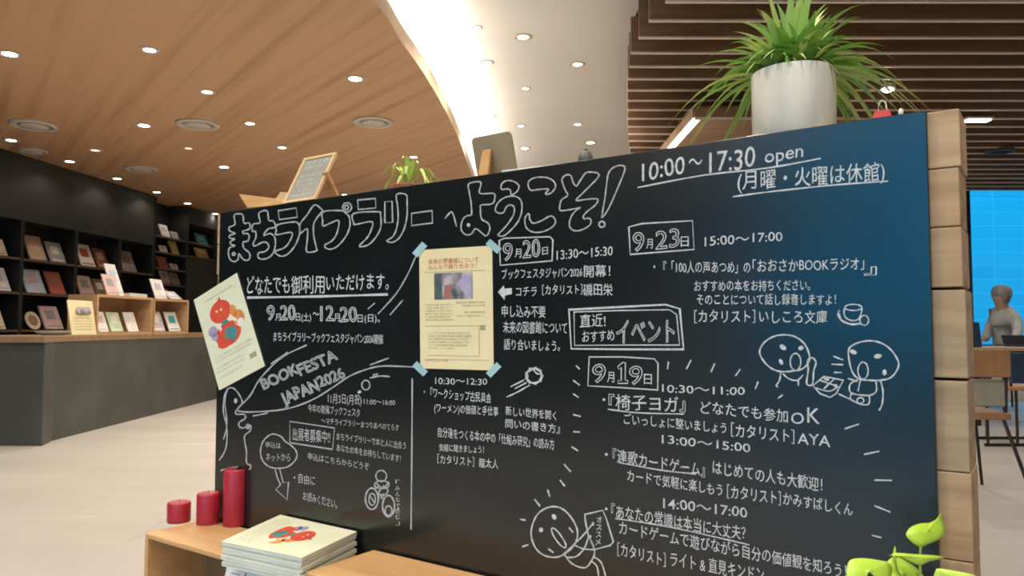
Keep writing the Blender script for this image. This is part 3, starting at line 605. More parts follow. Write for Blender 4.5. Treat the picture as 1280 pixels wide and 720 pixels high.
def cover_art(f, parent, lift):
    """plain red round-bodied picture in the middle of a printed cover"""
    def circ(cx, cy, rx, ry, n=20): return [(cx + rx * math.cos(-2 * math.pi * i / n), cy + ry * math.sin(-2 * math.pi * i / n)) for i in range(n)]
    L = lambda k: tuple(v * k for v in lift)
    m = MB()
    uv_poly(m, f, circ(.47, .27, .23, .115), L(1), 0); uv_poly(m, f, [(.44, .17), (.55, .17), (.53, .12)], L(1), 0)
    uv_poly(m, f, circ(.5, .52, .28, .12), L(1), 0); uv_poly(m, f, circ(.4, .585, .17, .055), L(1.2), 0)
    uv_poly(m, f, circ(.79, .43, .12, .085), L(1.2), 1); uv_poly(m, f, circ(.72, .33, .07, .06), L(1.2), 1); uv_poly(m, f, circ(.8, .48, .07, .045), L(1.4), 4)
    uv_poly(m, f, [(.46, .46), (.42, .55), (.6, .62), (.7, .54), (.66, .47)], L(2.2), 2); uv_poly(m, f, [(.42, .38), (.46, .42), (.58, .41), (.55, .37)], L(2), 2)
    uv_poly(m, f, circ(.21, .42, .1, .055), L(1.5), 3); uv_poly(m, f, circ(.22, .48, .07, .04), L(1.5), 3); uv_poly(m, f, [(.32, .37), (.36, .46), (.41, .45), (.4, .38)], L(2), 4); uv_poly(m, f, [(.64, .4), (.72, .45), (.75, .43), (.68, .38)], L(2), 4)
    uv_poly(m, f, circ(.4, .25, .02, .012), L(2), 4); uv_poly(m, f, circ(.5, .255, .02, .012), L(2), 4)
    m.build('cover_picture', [M['art_red'], M['art_orange'], M['art_teal'], M['art_violet'], M['art_white']], parent)
q = [(242, 375), (296, 341), (331, 457.5), (274, 488)]
org = on_board(287, 480, .004)
fl = thing('flyer', 'tilted pale green flyer with a red picture on the board\'s left edge', 'flyer', org, BRZ)
f = quad_map(q, .004, org, BRZ)
sheet = MB().slab([f(0, 0), f(0, 1), f(1, 1), f(1, 0)], .0012).build('sheet', M['paper_mint'], fl)
cover_art(f, sheet, (0, -.0004, 0))
m = MB()
for i, (b, a0, a1) in enumerate(((.70, .1, .9), (.735, .1, .86), (.80, .06, .7), (.84, .06, .66), (.9, .06, .6), (.1, .16, .84))):
    t = ''.join(random.choice('まちライブラリー本とひとをつなぐ秋') for _ in range(int((a1 - a0) * 22)))
    m2 = uv_text(f, t, a0, b, a1, b, (.022 if i in (0, 5) else .016)); m.add(m2.v, m2.f)
uv_poly(m, f, [(.78, .82), (.78, .87), (.92, .87), (.92, .82)])
m.build('text_print', M['ink_grey'], sheet)
# ================================================================== CRATES, CANDLES, MAGAZINES in front of the board
def crate(name, label, x0, x1, d, h, div=()):
    t = thing(name, label, 'crate', bw(x0, 0, 0), BRZ); W = x1 - x0; th = .02; g = .012
    MB().box((0, -d, h - th), (W, -g, h)).build('top_panel', M['crate_wood'], t, bevel=.006)
    MB().box((0, -d, .0), (th, -g, h - th - .0005)).build('side_panel', M['crate_wood'], t, bevel=.003)
    MB().box((W - th, -d, .0), (W, -g, h - th - .0005)).build('side_panel', M['crate_wood'], t, bevel=.003)
    MB().box((th, -d + .004, 0), (W - th, -g, th)).build('bottom_panel', M['crate_wood'], t)
    MB().box((th, -g - .012, th), (W - th, -g, h - th - .0005)).build('back_panel', M['crate_inside_shade'], t)
    for k in div: MB().box((k - .01, -d + .006, th), (k + .01, -g - .012, h - th - .0005)).build('divider', M['crate_wood'], t)
    return t
HB1, HB2 = .27, .30
crate('wooden_crate', 'low wooden crate carrying the red candles and the booklet pile', -.022, .862, .262, HB1, ())
crate('wooden_crate', 'slightly taller wooden crate standing right of the booklet pile', .872, 2.56, .285, HB2, (.56, 1.12))
def candle(pxl, pxr, ytop, ybase, label):
    cx = (pxl + pxr) / 2; p = atZ(cx, ybase - 3, HB1); r = (pxr - pxl) / 2 / F * p.y * .985
    top = atY(cx, ytop + 3, p.y).z - HB1
    t = thing('pillar_candle', label, 'candle', (p.x, p.y, HB1), 0, 'red pillar candles')
    MB().lathe([(r * .97, 0), (r, .004), (r, top - .006), (r * .95, top - .001), (r * .82, top + .001), (r * .6, top - .003), (r * .2, top - .005), (.002, top - .005)], 40).build('wax_body', M['candle'], t, smooth=True)
    MB().tube([(0, 0, top - .008), (.0005, 0, top + .004), (.002, 0, top + .010)], .0015, 6).build('wick', M['wick'], t)
candle(209.5, 237.5, 624, 655, 'shortest of the three red candles at the left crate end')
candle(246, 273.5, 613, 657, 'middle red candle of medium height on the crate')
candle(279, 308, 583, 659, 'tallest red candle standing against the chalkboard')
ZM = .345; NM = 7; THK = (ZM - HB1) / NM
mc = [atZ(x, y, ZM) for x, y in ((356, 642), (459, 660.5), (377, 697), (275, 677))]    # back-left, back-right, front-right, front-left
for k, mn in enumerate((.014, .014, .30, .30)):
    o_ = -((Vector((mc[k].x - BLp.x, mc[k].y - BLp.y, 0))).dot(-nb)); mc[k] = mc[k] + nb * (max(o_, mn) - o_ if k < 2 else min(o_, .335) - o_)
mcen = sum(mc, Vector()) / 4
words = ['bottom', 'second from the bottom', 'third from the bottom', 'middle', 'third from the top', 'second from the top', 'topmost']
for i in range(NM):
    z = HB1 + i * THK; top = i == NM - 1
    lab = 'topmost booklet of the pile, red picture on its pale cover' if top else words[i] + ' booklet in the pile on the wooden crate'
    t = thing('booklet', lab, 'booklet', (mcen.x, mcen.y, z), 0, 'booklets piled on the crate')
    j = Vector((0, 0, 0)) if top else Vector((random.uniform(-.004, .004), random.uniform(-.004, .004), 0))
    cs = [Vector((p.x - mcen.x, p.y - mcen.y, 0)) * (1 if top else .985) + j for p in mc]
    MB().prism([tuple(c)[:2] for c in cs], .0012, THK - .0014).build('pages', M['page_block'], t)
    cb = MB().prism([tuple(c * 1.004)[:2] for c in cs], 0, .0012).prism([tuple(c * 1.004)[:2] for c in cs], THK - .0014, THK - .0002)
    cvo = cb.build('cover', M['paper_mint'], t)
    if top:
        P4 = [cs[1], cs[2], cs[3], cs[0]]      # the picture's head points to the right edge
        f = lambda a, b: (P4[0] * (1 - a) + P4[1] * a) * (1 - b) + (P4[3] * (1 - a) + P4[2] * a) * b + Vector((0, 0, THK))
        fm = lambda a, b: f(.08 + a * .8, .12 + b * .92)
        cover_art(fm, cvo, (0, 0, .0003))
        m = MB()
        for b, n in ((.76, 16), (.81, 14), (.86, 15), (.91, 12)):
            tt = ''.join(random.choice('まちライブラリー本とひとをつなぐ秋') for _ in range(n))
            cc = Chalk(); cc.text(tt, (.1, b), (.9, b), .022, warp=0, mapper=lambda a, b: f(a, b) + Vector((0, 0, .0006))); m.add(cc.mb.v, cc.mb.f)
        m.build('text_print', M['ink_grey'], cvo)
# handwritten note hanging over the crate front under the booklets
nq = [(287, 692), (376, 715), (372, 748), (280, 725)]
NO = .272
pn = [on_board(x, y, NO) for x, y in nq]
no = thing('paper_note', 'white handwritten paper note hanging below the booklet pile', 'note', pn[3], BRZ)
R = Matrix.Rotation(-BRZ, 3, 'Z')
f = quad_map(nq, NO, pn[3], BRZ)
sheet = MB().slab([f(0, 0), f(0, 1), f(1, 1), f(1, 0)], .001).build('sheet', M['paper_white'], no)
m = MB()
for t, b in (('ご自由にお持ちください', .42), ('一人一冊まで', .8)):
    m2 = uv_text(f, t, .08, b, .92, b, .26); m.add(m2.v, m2.f)
m.build('handwriting', M['ink_dark'], sheet)
# ================================================================== THINGS ON TOP OF THE BOARD
def spider_leaf(m, base, az, length, rise, droop, width, seg=9, mi=0, twist=0):
    """one strap leaf that rises, arches over and hangs"""
    d = Vector((math.cos(az), math.sin(az), 0)); side = Vector((-d.y, d.x, 0))
    prev = []
    vs = []; fs = []
    for i in range(seg + 1):
        t = i / seg
        p = Vector(base) + d * (length * (t - .12 * t * t)) + Vector((0, 0, rise * t * (1 - .35 * t) - droop * t ** 2.4)) + side * (twist * t * t)
        wv = width * (math.sin(math.pi * min(.08 + .92 * (t * .9 + .04), 1)) ** .6) * (1 if t < .97 else .35)
        up = Vector((0, 0, 1)) * wv * .28
        vs += [p - side * wv / 2 + up, p, p + side * wv / 2 + up]
    for i in range(seg):
        a = i * 3; fs += [(a, a + 1, a + 4, a + 3), (a + 1, a + 2, a + 5, a + 4)]
    m.add(vs, fs, mi)
# large planter
pl = bp(992, 158); pcx = pl.x; pr = .5 * (bp(1047, 120).x - bp(938, 120).x) * .80
pc = bw(bp(992, 150, -.108).x, -.108, HT)
# size from the pixels at the planter's own depth
pr = 54.0 / math.hypot(F, 352) * pc.y; ph = 86 / F * pc.y
t = thing('potted_plant', 'large spider plant in a white marbled pot on the chalkboard top', 'plant', tuple(pc), 0)
MB().lathe([(pr * .96, 0), (pr * .985, .004), (pr, ph * .5), (pr * 1.0, ph - .003), (pr * .985, ph), (pr * .93, ph), (pr * .92, ph - .02)], 56).build('pot', M['pot'], t, smooth=True)
MB().lathe([(pr * .915, ph - .024), (pr * .915, ph - .018), (pr * .5, ph - .012), (.002, ph - .01)], 32).build('soil', M['soil'], t)
lf = MB()
def strap_leaf(m, base, az, elev, length, sag, width, mi=0, twist=0, seg=10):
    """broad strap leaf leaving the crown at an angle and bending down under its weight"""
    d = Vector((math.cos(az), math.sin(az), 0)); side = Vector((-d.y, d.x, 0)); vs = []; fs = []
    for i in range(seg + 1):
        q = i / seg
        p = Vector(base) + d * (length * math.cos(elev) * q) + Vector((0, 0, length * math.sin(elev) * q - sag * q ** 2.3)) + side * (twist * q * q)
        wv = width * (1 - .55 * abs(2 * min(q * 1.15, 1) - .75) ** 1.8) * (1 if i < seg else .12)
        up = Vector((0, 0, 1)) * wv * .22
        vs += [p - side * wv / 2 + up, p, p + side * wv / 2 + up]
    for i in range(seg):
        a = i * 3; fs += [(a, a + 1, a + 4, a + 3), (a + 1, a + 2, a + 5, a + 4)]
    m.add(vs, fs, mi)
for i in range(210):
    az = i * 2.39996 + random.uniform(-.2, .2); k = (i / 210) ** .8
    e = math.radians(78 - 66 * k + random.uniform(-9, 9)); L = random.uniform(.21, .31); sag = (.05 + .17 * k) * random.uniform(.75, 1.25)
    if math.cos(az) * nb.x + math.sin(az) * nb.y > .35 and k > .35: L *= .6; e = max(e, math.radians(52)); sag *= .5
    b = (.028 * math.cos(az) * k + random.uniform(-.012, .012), .028 * math.sin(az) * k + random.uniform(-.012, .012), ph - .014)
    strap_leaf(lf, b, az, e, L, sag, random.uniform(.017, .027), mi=(0 if random.random() < .75 else 1), twist=random.uniform(-.05, .05))
lo = lf.build('foliage', [M['leaf'], M['leaf_pale']], t, smooth=True)
# small spider plant further left
p = bw(bp(511, 228, -.1).x, -.1, HT)
t = thing('potted_plant', 'small yellow-green spider plant half hidden behind the board\'s top edge', 'plant', tuple(p), 0)
MB().lathe([(.04, 0), (.055, .02), (.057, .024), (.05, .024), (.048, .019)], 28).build('pot', M['terracotta'], t, smooth=True)
lf = MB()
for i in range(20):
    az = i * 2.39996; L = random.uniform(.10, .16); rise = random.uniform(.12, .24); dr = random.uniform(.08, .17)
    if math.cos(az) * nb.x + math.sin(az) * nb.y > .25: L *= .45; dr *= .5
    spider_leaf(lf, (0, 0, .018), az, L, rise, dr, random.uniform(.012, .018), twist=random.uniform(-.03, .03))
lf.build('foliage', M['leaf_pale'], t, smooth=True)
# leaning framed slate sign
def along(px, py, out): return bp(px, py, out).x
BX = bp(353, 253, -.012).x; SW, SH, LEAN = .176, .208, math.radians(27.5)
t = thing('table_sign', 'small slate menu sign in a wooden frame leaning back on the board top', 'sign', tuple(bw(BX, -.012, HT)), BRZ)
def sg(x, y, z): return (x, y * math.cos(LEAN) + z * math.sin(LEAN), z * math.cos(LEAN) - y * math.sin(LEAN) + .0045)
def sbox(m, a, b, mi=0):
    o = len(m.v); m.box(a, b, mi); m.v[o:] = [sg(*v) for v in m.v[o:]]
m = MB(); e = .011
for a, b in (((0, 0, 0), (SW, .01, e)), ((0, 0, SH - e), (SW, .01, SH)), ((0, 0, e), (e, .01, SH - e)), ((SW - e, 0, e), (SW, .01, SH - e))): sbox(m, a, b)
m.build('frame', M['frame_wood'], t)
m = MB(); sbox(m, (e, .003, e), (SW - e, .008, SH - e)); slp = m.build('slate_panel', M['slate'], t)
cc = Chalk()
for i, (tt, z, h) in enumerate((('おすすめ', .172, .018), ('今週の一冊', .15, .014), ('まちの本だな', .112, .014), ('どうぞ手に', .09, .014), ('とってみて', .068, .014), ('ください', .046, .013), ('読書会もあり', .024, .013))):
    cc.text(tt, (.03, z), (SW - .03 - .02 * (i % 2), z), h, warp=0, up=(0, 1), mapper=lambda a, b: sg(a, .0024, b))
cc.mb.build('chalk_lettering', M['chalk'], slp)
m = MB(); m.slab([(SW - .012, .05, .11), (SW + .012, .05, .11), (SW + .012, .125, 0), (SW - .012, .125, 0)], .01); m.build('prop_leg', M['honey_wood'], t)
# wooden arrow ornament
X0 = bp(305, 258, -.03).x
t = thing('wooden_ornament', 'small pointed wooden ornament at the left end of the board top', 'ornament', tuple(bw(X0, -.03, HT)), BRZ)
MB().slab([(-.005, -.012, .062), (.18, .03, .03), (.22, .03, .004), (.05, -.01, .002)], .014).build('wing', M['honey_wood'], t, bevel=.002)
MB().slab([(.12, .02, .004), (.235, .02, .004), (.215, .03, .055), (.18, .03, .062)], .02).build('body', M['frame_wood'], t, bevel=.002)
# back of an easel sign
X1 = bp(598, 216, -.085).x; EW = .148; EH = .128
t = thing('easel_sign', 'grey-brown back of a small sign with a wooden strut on the board top', 'sign', tuple(bw(X1, -.085, HT)), BRZ)
pts = []
for cx, cz, a0 in ((EW - .014, EH - .014, 0), (.014, EH - .014, 90), (.006, .006, 180), (EW - .006, .006, 270)):
    rr = .014 if a0 < 180 else .006
    for k in range(6):
        a = math.radians(a0 + 18 * k); pts.append((cx + rr * math.cos(a), cz + rr * math.sin(a)))
sl = -.30
MB().slab([(a, sl * b, b + .002) for a, b in pts], .006).build('back_panel', M['mdf'], t)
MB().slab([(.040, -.055, .001), (.076, -.055, .001), (.072, -.034, .088), (.042, -.034, .088)], .008).build('strut', M['honey_wood'], t)
# clear leaflet tray with a grey knob behind the edge
X2 = bp(626, 205, -.07).x
t = thing('leaflet_tray', 'pale clear tray lying along the board top beside the easel sign', 'tray', tuple(bw(X2, -.07, HT)), BRZ)
MB().slab([(0, 0, .002), (.30, 0, .002), (.30, .004, .016), (0, .006, .024)], .003).build('front_lip', M['clear_sheet'], t)
MB().box((0, 0, 0), (.30, .07, .003)).build('base', M['clear_sheet'], t)
t = thing('paperweight', 'small dark grey lump on the board top right of the clear tray', 'paperweight', tuple(bw(bp(732, 193, -.06).x, -.06, HT)), BRZ)
MB().lathe([(.014, 0), (.02, .006), (.021, .02), (.016, .034), (.006, .04), (.002, .041)], 20).build('body', M['grey_plastic'], t, smooth=True)
MB().lathe([(.005, .04), (.006, .044), (.002, .048)], 12).build('knob', M['grey_plastic'], t, smooth=True)
# little red bag with white handles
t = thing('gift_bag', 'tiny red bag with white handles on the board top right of the planter', 'bag', tuple(bw(bp(1103, 138, -.05).x, -.05, HT)), BRZ)
MB().slab([(-.020, -.012, 0), (.020, -.012, 0), (.016, -.007, .026), (-.016, -.007, .026)], .02).build('bag_body', M['red_plastic'], t, bevel=.002)
MB().tube([(-.009, 0, .024), (-.007, 0, .042), (0, 0, .05), (.007, 0, .042), (.009, 0, .024)], .0015, 6).build('handle', M['paper_white'], t)
t = tag(MB().lathe([(.003, 0), (.005, .003), (.005, .010), (.003, .014), (.001, .015)], 12).build('push_pin', M['paper_white'], smooth=True, loc=tuple(bw(bp(1126, 138, -.012).x, -.012, HT))), 'tiny white pin on the board top near the right corner', 'pin')
# ================================================================== LIME LEAVES at the lower right
pp = bw(2.40, .16, HB2)
t = thing('potted_plant', 'bright lime-green leafy plant in front of the board\'s lower right corner', 'plant', tuple(pp), 0)
MB().lathe([(.045, 0), (.06, .12), (.066, .122), (.066, .14), (.058, .14), (.056, .125)], 32).build('pot', M['terracotta'], t, smooth=True)
MB().lathe([(.055, .118), (.055, .124), (.02, .128), (.002, .128)], 24).build('soil', M['soil'], t)
def heart_leaf(outline, Y0, tilt, base):
    """heart leaf from its outline in the photo at depth Y0; tilt = metres of depth change from base to tip"""
    p = smooth_line(outline, True, 3); b = Vector(base)
    xs = [q[0] for q in p]; ysx = [q[1] for q in p]
    cx, cy = sum(xs) / len(xs), sum(ysx) / len(ysx)
    R_ = max(math.hypot(x - cx, y - cy) for x, y in p)
    m = MB(); rings = 4; vs = []; n = len(p)
    for j in range(rings + 1):
        s = j / rings
        for x, y in p:
            qx, qy = cx + (x - cx) * s, cy + (y - cy) * s
            d = ((qx - base[0]) * .6 - (qy - base[1])) / R_
            Y = Y0 + tilt * d + .010 * s * s
            v = atY(qx, qy, Y) - pp; vs.append(v)
    fs = []
    for j in range(rings):
        for i in range(n): fs.append((j * n + i, j * n + (i + 1) % n, (j + 1) * n + (i + 1) % n, (j + 1) * n + i))
    m.add(vs, fs)
    o = m.build('leaf', M['leaf_lime'], t, smooth=True); so = o.modifiers.new('thick', 'SOLIDIFY'); so.thickness = .0012; return o
Yp = pp.y
K6 = lambda pts: [(1020 + a / 4.923, 600 + b / 4.923) for a, b in pts]
heart_leaf(K6([(645, 412), (600, 390), (560, 350), (558, 320), (590, 285), (650, 265), (700, 262), (745, 235), (772, 200), (778, 240), (798, 295), (785, 340), (740, 375), (690, 395)]), Yp - .03, .02, K6([(645, 412)])[0])
heart_leaf(K6([(640, 525), (580, 505), (500, 465), (450, 465), (500, 448), (600, 455), (720, 462), (795, 475), (740, 492), (690, 505)]), Yp - .06, .03, K6([(640, 525)])[0])
heart_leaf(K6([(680, 640), (640, 560), (560, 500), (490, 470), (440, 500), (420, 560), (440, 620), (520, 680), (620, 700)]), Yp - .02, .02, K6([(640, 640)])[0])
heart_leaf(K6([(420, 640), (340, 570), (300, 590), (290, 640), (240, 640), (190, 600), (195, 520), (220, 488), (290, 480), (380, 492), (450, 510), (470, 560), (450, 620)]), Yp - .08, .02, K6([(430, 640)])[0])
heart_leaf(K6([(720, 660), (735, 560), (760, 545), (860, 560), (960, 580), (1010, 610), (980, 660), (850, 700)]), Yp - .10, -.01, K6([(740, 650)])[0])
heart_leaf(K6([(470, 480), (485, 405), (495, 440), (500, 480)]), Yp - .03, .01, K6([(485, 480)])[0])
for a, Yo in ((K6([(645, 412), (642, 450), (640, 525), (625, 640)]), -.03), (K6([(640, 525), (640, 600), (600, 680)]), -.05), (K6([(430, 630), (470, 660), (540, 700)]), -.07), (K6([(485, 480), (500, 560), (560, 660)]), -.025), (K6([(740, 650), (690, 680), (620, 720)]), -.09)):
    pts = [atY(x, y, Yp + Yo) - pp for x, y in a]; pts.append(Vector((random.uniform(-.015, .015), random.uniform(-.015, .015), .125)))
    MB().tube(smooth_line([tuple(q_) for q_ in pts]), .0022, 6).build('stem', M['stem'], t, smooth=True)
# ================================================================== SHELVING AND COUNTER on the left
WRZ = math.atan2(wd.y, wd.x)          # local x runs along the wall away from us, local y points out of the room (left)
def wl(px, py, off=0):                # pixel -> (distance along the wall from W0, height)
    p = wp(px, py, off); return (Vector((p.x, p.y, 0)) - Vector((W0.x, W0.y, 0))).dot(wd), p.z
def wx(px): return wl(px, 400)[0]
W0g = Vector((W0.x, W0.y, 0))
def wloc(x, off, z): return W0g + wd * x + wn * off + Vector((0, 0, z))
def hz(y0): return wl(0, y0)[1]
zt, z1, z2, z3 = hz(270), hz(319), hz(363.5), .98
xa, xb, xc, xd, xe = wx(-70), wx(25), wx(93), wx(148), wx(190)
bulk = MB(); 
a, b = wloc(-16, 0, 0), wloc(xe, 0, 0); c2, d2 = wloc(xe, BACK + .002, 0), wloc(-16, BACK + .002, 0)
bulk.prism([tuple(v)[:2] for v in (a, b, c2, d2)], zt, ZS - .001)
struct('wall_bulkhead', bulk, M['dark_wall'], 'dark wall panel above the book shelving', 'wall')
shelf_z = {1: z1, 2: z2, 3: z3}
def bookcase(label, x0, x1, zb, ztop, boards, name='bookcase'):
    t = thing(name, label, 'bookcase', tuple(wloc(x0, 0, 0)), WRZ); W = x1 - x0; D = -BACK - .01
    MB().box((0, D - .015, zb), (W, D, ztop - .002)).build('back_panel', M['shelf_black'], t)
    for xx in (0, W - .03): MB().box((xx, .001, zb), (xx + .03, D - .015, ztop - .002)).build('side_panel', M['shelf_black'], t)
    for z in boards:
        MB().box((.03, .004, z - .028), (W - .03, D - .015, z)).box((.03, .001, z - .028), (W - .03, .0045, z), 1).build('shelf_board', [M['shelf_black'], M['shelf_edge']], t)
    return t
for (x0, x1, lab) in ((xa, xb, 'leftmost black wall bookcase at the photo\'s left border'), (xb, xc, 'black wall bookcase with the blue and red books'), (xc, xd, 'black wall bookcase behind the pale poster stand'), (xd, xe, 'short black wall bookcase next to the tall one')):
    t = bookcase(lab, x0, x1, .0, zt, (z1, z2, z3, .5, .04))
# tall bookcase and the two-shelf unit beyond it
xt0, xt1, xt2 = xe + .03, wx(232), wx(268)
tz = [wl(195, y)[1] for y in (293, 313, 333.5, 353.5, 374)]
ttop = ZS - .02
bookcase('tall narrow black bookcase rising to the wooden ceiling', xt0, xt1, 0, ttop, tz + [.5, .04])
fz = [wl(248, y)[1] for y in (304, 321)]
bookcase('black shelf unit partly hidden by the board\'s left edge', xt1 + .02, xt2, fz[1] - .03, wl(248, 282)[1], fz)
bl = MB()
for zz in ((0, fz[1] - .032), (wl(248, 282)[1] + .002, ZS - .001)):
    a, b, c2, d2 = wloc(xt1 + .02, 0, 0), wloc(xt2 + 1.5, 0, 0), wloc(xt2 + 1.5, BACK + .002, 0), wloc(xt1 + .02, BACK + .002, 0)
    bl.prism([tuple(v)[:2] for v in (a, b, c2, d2)], *zz)
struct('wall_panel', bl, M['dark_wall'], 'grey wall panel around the far shelf unit', 'wall')
cols = {'cream': (.62, .52, .36), 'tan': (.48, .36, .24), 'mono': (.35, .34, .32), 'white': (.72, .70, .67), 'darkred': (.22, .07, .04), 'grey': (.3, .29, .28), 'blue': (.45, .52, .62), 'red': (.42, .09, .07), 'pink': (.62, .42, .40), 'brown': (.28, .17, .1),
        'yellow': (.62, .42, .08), 'teal': (.03, .33, .36), 'green': (.45, .58, .38), 'lilac': (.5, .44, .5)}
acc = {'cream': 'brown', 'tan': 'pink', 'mono': 'white', 'white': 'lilac', 'darkred': 'tan', 'grey': 'brown', 'blue': 'pink', 'red': 'brown', 'pink': 'grey', 'brown': 'white', 'yellow': 'white', 'teal': 'cream', 'green': 'white', 'lilac': 'white'}
BM = {k: mat('cover_' + k, v, .5, noise=(tuple(x * .82 for x in v), 14, 3, .4, .65)) for k, v in cols.items()}
def book(px0, px1, hpx, z, col, label, off=-.05, lean=22, accent=None, origin=None, name='book', grp='books facing out on the shelves', th=.02):
    """face-out book: px0..px1 lower edge on the plane 'off' from the wall face, hpx its height in the photo"""
    x0 = wx_off(px0, off); x1 = wx_off(px1, off); W = abs(x1 - x0); p = wloc((x0 + x1) / 2, off, z)
    H = hpx / F * p.y / math.cos(math.radians(lean)) * 1.02
    o = place_book(p, W, H, col, label, lean, accent, grp, th, name); return o
def wx_off(px, off):
    p = wp(px, 405, off); return (Vector((p.x, p.y, 0)) - W0g).dot(wd)
def place_book(p, W, H, col, label, lean, accent, grp, th, name='book', rz=None):
    L = math.radians(lean); m = MB()
    def T(x, y, zz): return (x, y * math.cos(L) + zz * math.sin(L), zz * math.cos(L) - y * math.sin(L) + th * math.sin(L) + .001)
    def bx(a, b, mi): o = len(m.v); m.box(a, b, mi); m.v[o:] = [T(*v) for v in m.v[o:]]
    bx((-W / 2, 0, 0), (W / 2, .002, H), 0); bx((-W / 2, th - .002, 0), (W / 2, th, H), 0); bx((-W / 2, .002, 0), (-W / 2 + .003, th - .002, H), 0)
    bx((-W / 2 + .003, .002, .003), (W / 2 - .004, th - .002, H - .003), 1)
    ac = accent or acc[col]
    bx((-W * .28, -.0006, H * .42), (W * .25, 0, H * .8), 2); bx((-W * .38, -.0006, H * .08), (W * .38, 0, H * .14), 2)
    o = m.build(name, [BM[col], M['page_block'], BM[ac]], loc=tuple(p), rz=WRZ if rz is None else rz)
    return tag(o, label, 'book', grp)
B_ = book
B_(-22, 7, 21, z1, 'cream', 'cream book cut by the photo\'s left border, upper shelf')
B_(36, 57, 30, z1, 'tan', 'tan and pink book on the upper shelf of the second bay')
B_(62, 81, 25, z1, 'mono', 'black-and-white patterned book on the upper shelf')
B_(100, 118, 27, z1, 'white', 'white book with red side on the upper shelf', accent='red')
B_(121, 136, 24, z1, 'darkred', 'dark red-brown book on the upper shelf of the third bay')
B_(153, 170, 25, z1, 'grey', 'dim grey book on the upper shelf of the fourth bay')
B_(-14, 13, 29, z2, 'white', 'white book cut by the photo\'s left border, middle shelf')
B_(33, 57, 29, z2, 'blue', 'pale blue book on the middle shelf')
B_(63, 82, 28, z2, 'red', 'red book beside the pale blue one on the middle shelf')
B_(101, 119, 25, z2, 'pink', 'pinkish book on the middle shelf above the poster stand')
B_(121, 136, 22, z2, 'brown', 'brown book with a white square on the middle shelf')
B_(-16, 8, 23, z3, 'cream', 'cream book cut by the photo\'s left border, lowest shelf')
B_(58, 80, 28, z3, 'pink', 'pink-framed book on the lowest shelf beside the oval plate')
# oval plate on the lowest shelf
p = wloc(wx_off(45, -.08), -.08, z3)
t = thing('oval_plate', 'oval cream plate leaning on the lowest shelf', 'plate', tuple(p), WRZ)
pts = [(.13 * math.cos(a), .12 + .12 * math.sin(a)) for a in [2 * math.pi * i / 28 for i in range(28)]]
MB().slab([(x, z * math.sin(.35), z * math.cos(.35) + .002) for x, z in pts], .012).build('dish', BM['cream'], t)
MB().slab([(x * .6, (z - .12) * .6 * math.sin(.35) + .12 * math.sin(.35) - .002, (.12 + (z - .12) * .6) * math.cos(.35) + .003) for x, z in pts], .004).build('picture', BM['brown'], t)
# items in the tall unit
TB = 'small books in the tall bookcase'
for (a, b, h, k, col, lab) in ((201, 211, 15, 0, 'white', 'white book on the tall bookcase\'s top shelf'), (213, 222, 9, 0, 'grey', 'small grey book on the tall bookcase\'s top shelf'), (199, 208, 8, 1, 'white', 'low white book on the tall bookcase\'s second shelf'), (214, 223, 16, 1, 'yellow', 'yellow book on the tall bookcase\'s second shelf'),
                               (198, 210, 14, 2, 'red', 'red book on the tall bookcase\'s third shelf'), (213, 222, 7, 2, 'white', 'low white book next to the red one'), (203, 213, 17, 3, 'pink', 'pink book on the tall bookcase\'s fourth shelf'), (215, 225, 15, 3, 'grey', 'grey book on the tall bookcase\'s fourth shelf'), (200, 213, 14, 4, 'white', 'pale book on the tall bookcase\'s fifth shelf')):
    book(a, b, h, tz[k], col, lab, grp=TB)
book(246, 259, 13, fz[0], 'teal', 'teal book on the far shelf unit', grp='books in the far shelf unit', accent='blue'); book(245, 260, 12, fz[1], 'yellow', 'yellow book on the far shelf unit', grp='books in the far shelf unit')
# ---- counter
c1 = atZ(53, 557.5, 0); c2 = atZ(65, 551, 0); c3 = atZ(265, 500, 0); dirc = (c3 - c2).normalized(); c4 = c2 + dirc * 8
cn = Vector((-dirc.y, dirc.x, 0))      # towards the wall
if cn.x > 0: cn = -cn
leg = Vector((-1, .03, 0))
foot = [c1, c2, c4, c4 + cn * 1.05, c2 + cn * 1.05 + dirc * .6, c1 + Vector((-1.3, .95, 0)), c1 + leg * 1.3]
t = thing('counter', 'long dark counter with brown worktop in front of the bookcases', 'counter', tuple(c2), 0)
L3 = [tuple(v - c2)[:2] for v in foot]
CT = .93
MB().prism(L3, 0, CT - .055).build('body', M['counter_body'], t)
pa = c1 - c2; pdir = (c1 - c2)
e1 = Vector((pa.x, pa.y, 0)); n1 = Vector((pdir.y, -pdir.x, 0)).normalized()
if n1.y > 0: n1 = -n1
MB().slab([tuple(e1 + n1 * .004), tuple(n1 * .004), tuple(n1 * .004 + Vector((0, 0, CT - .056))), tuple(e1 + n1 * .004 + Vector((0, 0, CT - .056)))], .0035).build('corner_post', M['counter_post'], t)
cen = sum((Vector((x, y, 0)) for x, y in L3), Vector()) / len(L3)
top = []
for i, (x, y) in enumerate(L3):
    d = Vector((x, y, 0)) - cen; s = .03 / max(d.length, .01); top.append((x + d.x * s, y + d.y * s))
MB().prism(top, CT - .055, CT).build('worktop', M['counter_top'], t, bevel=.004)
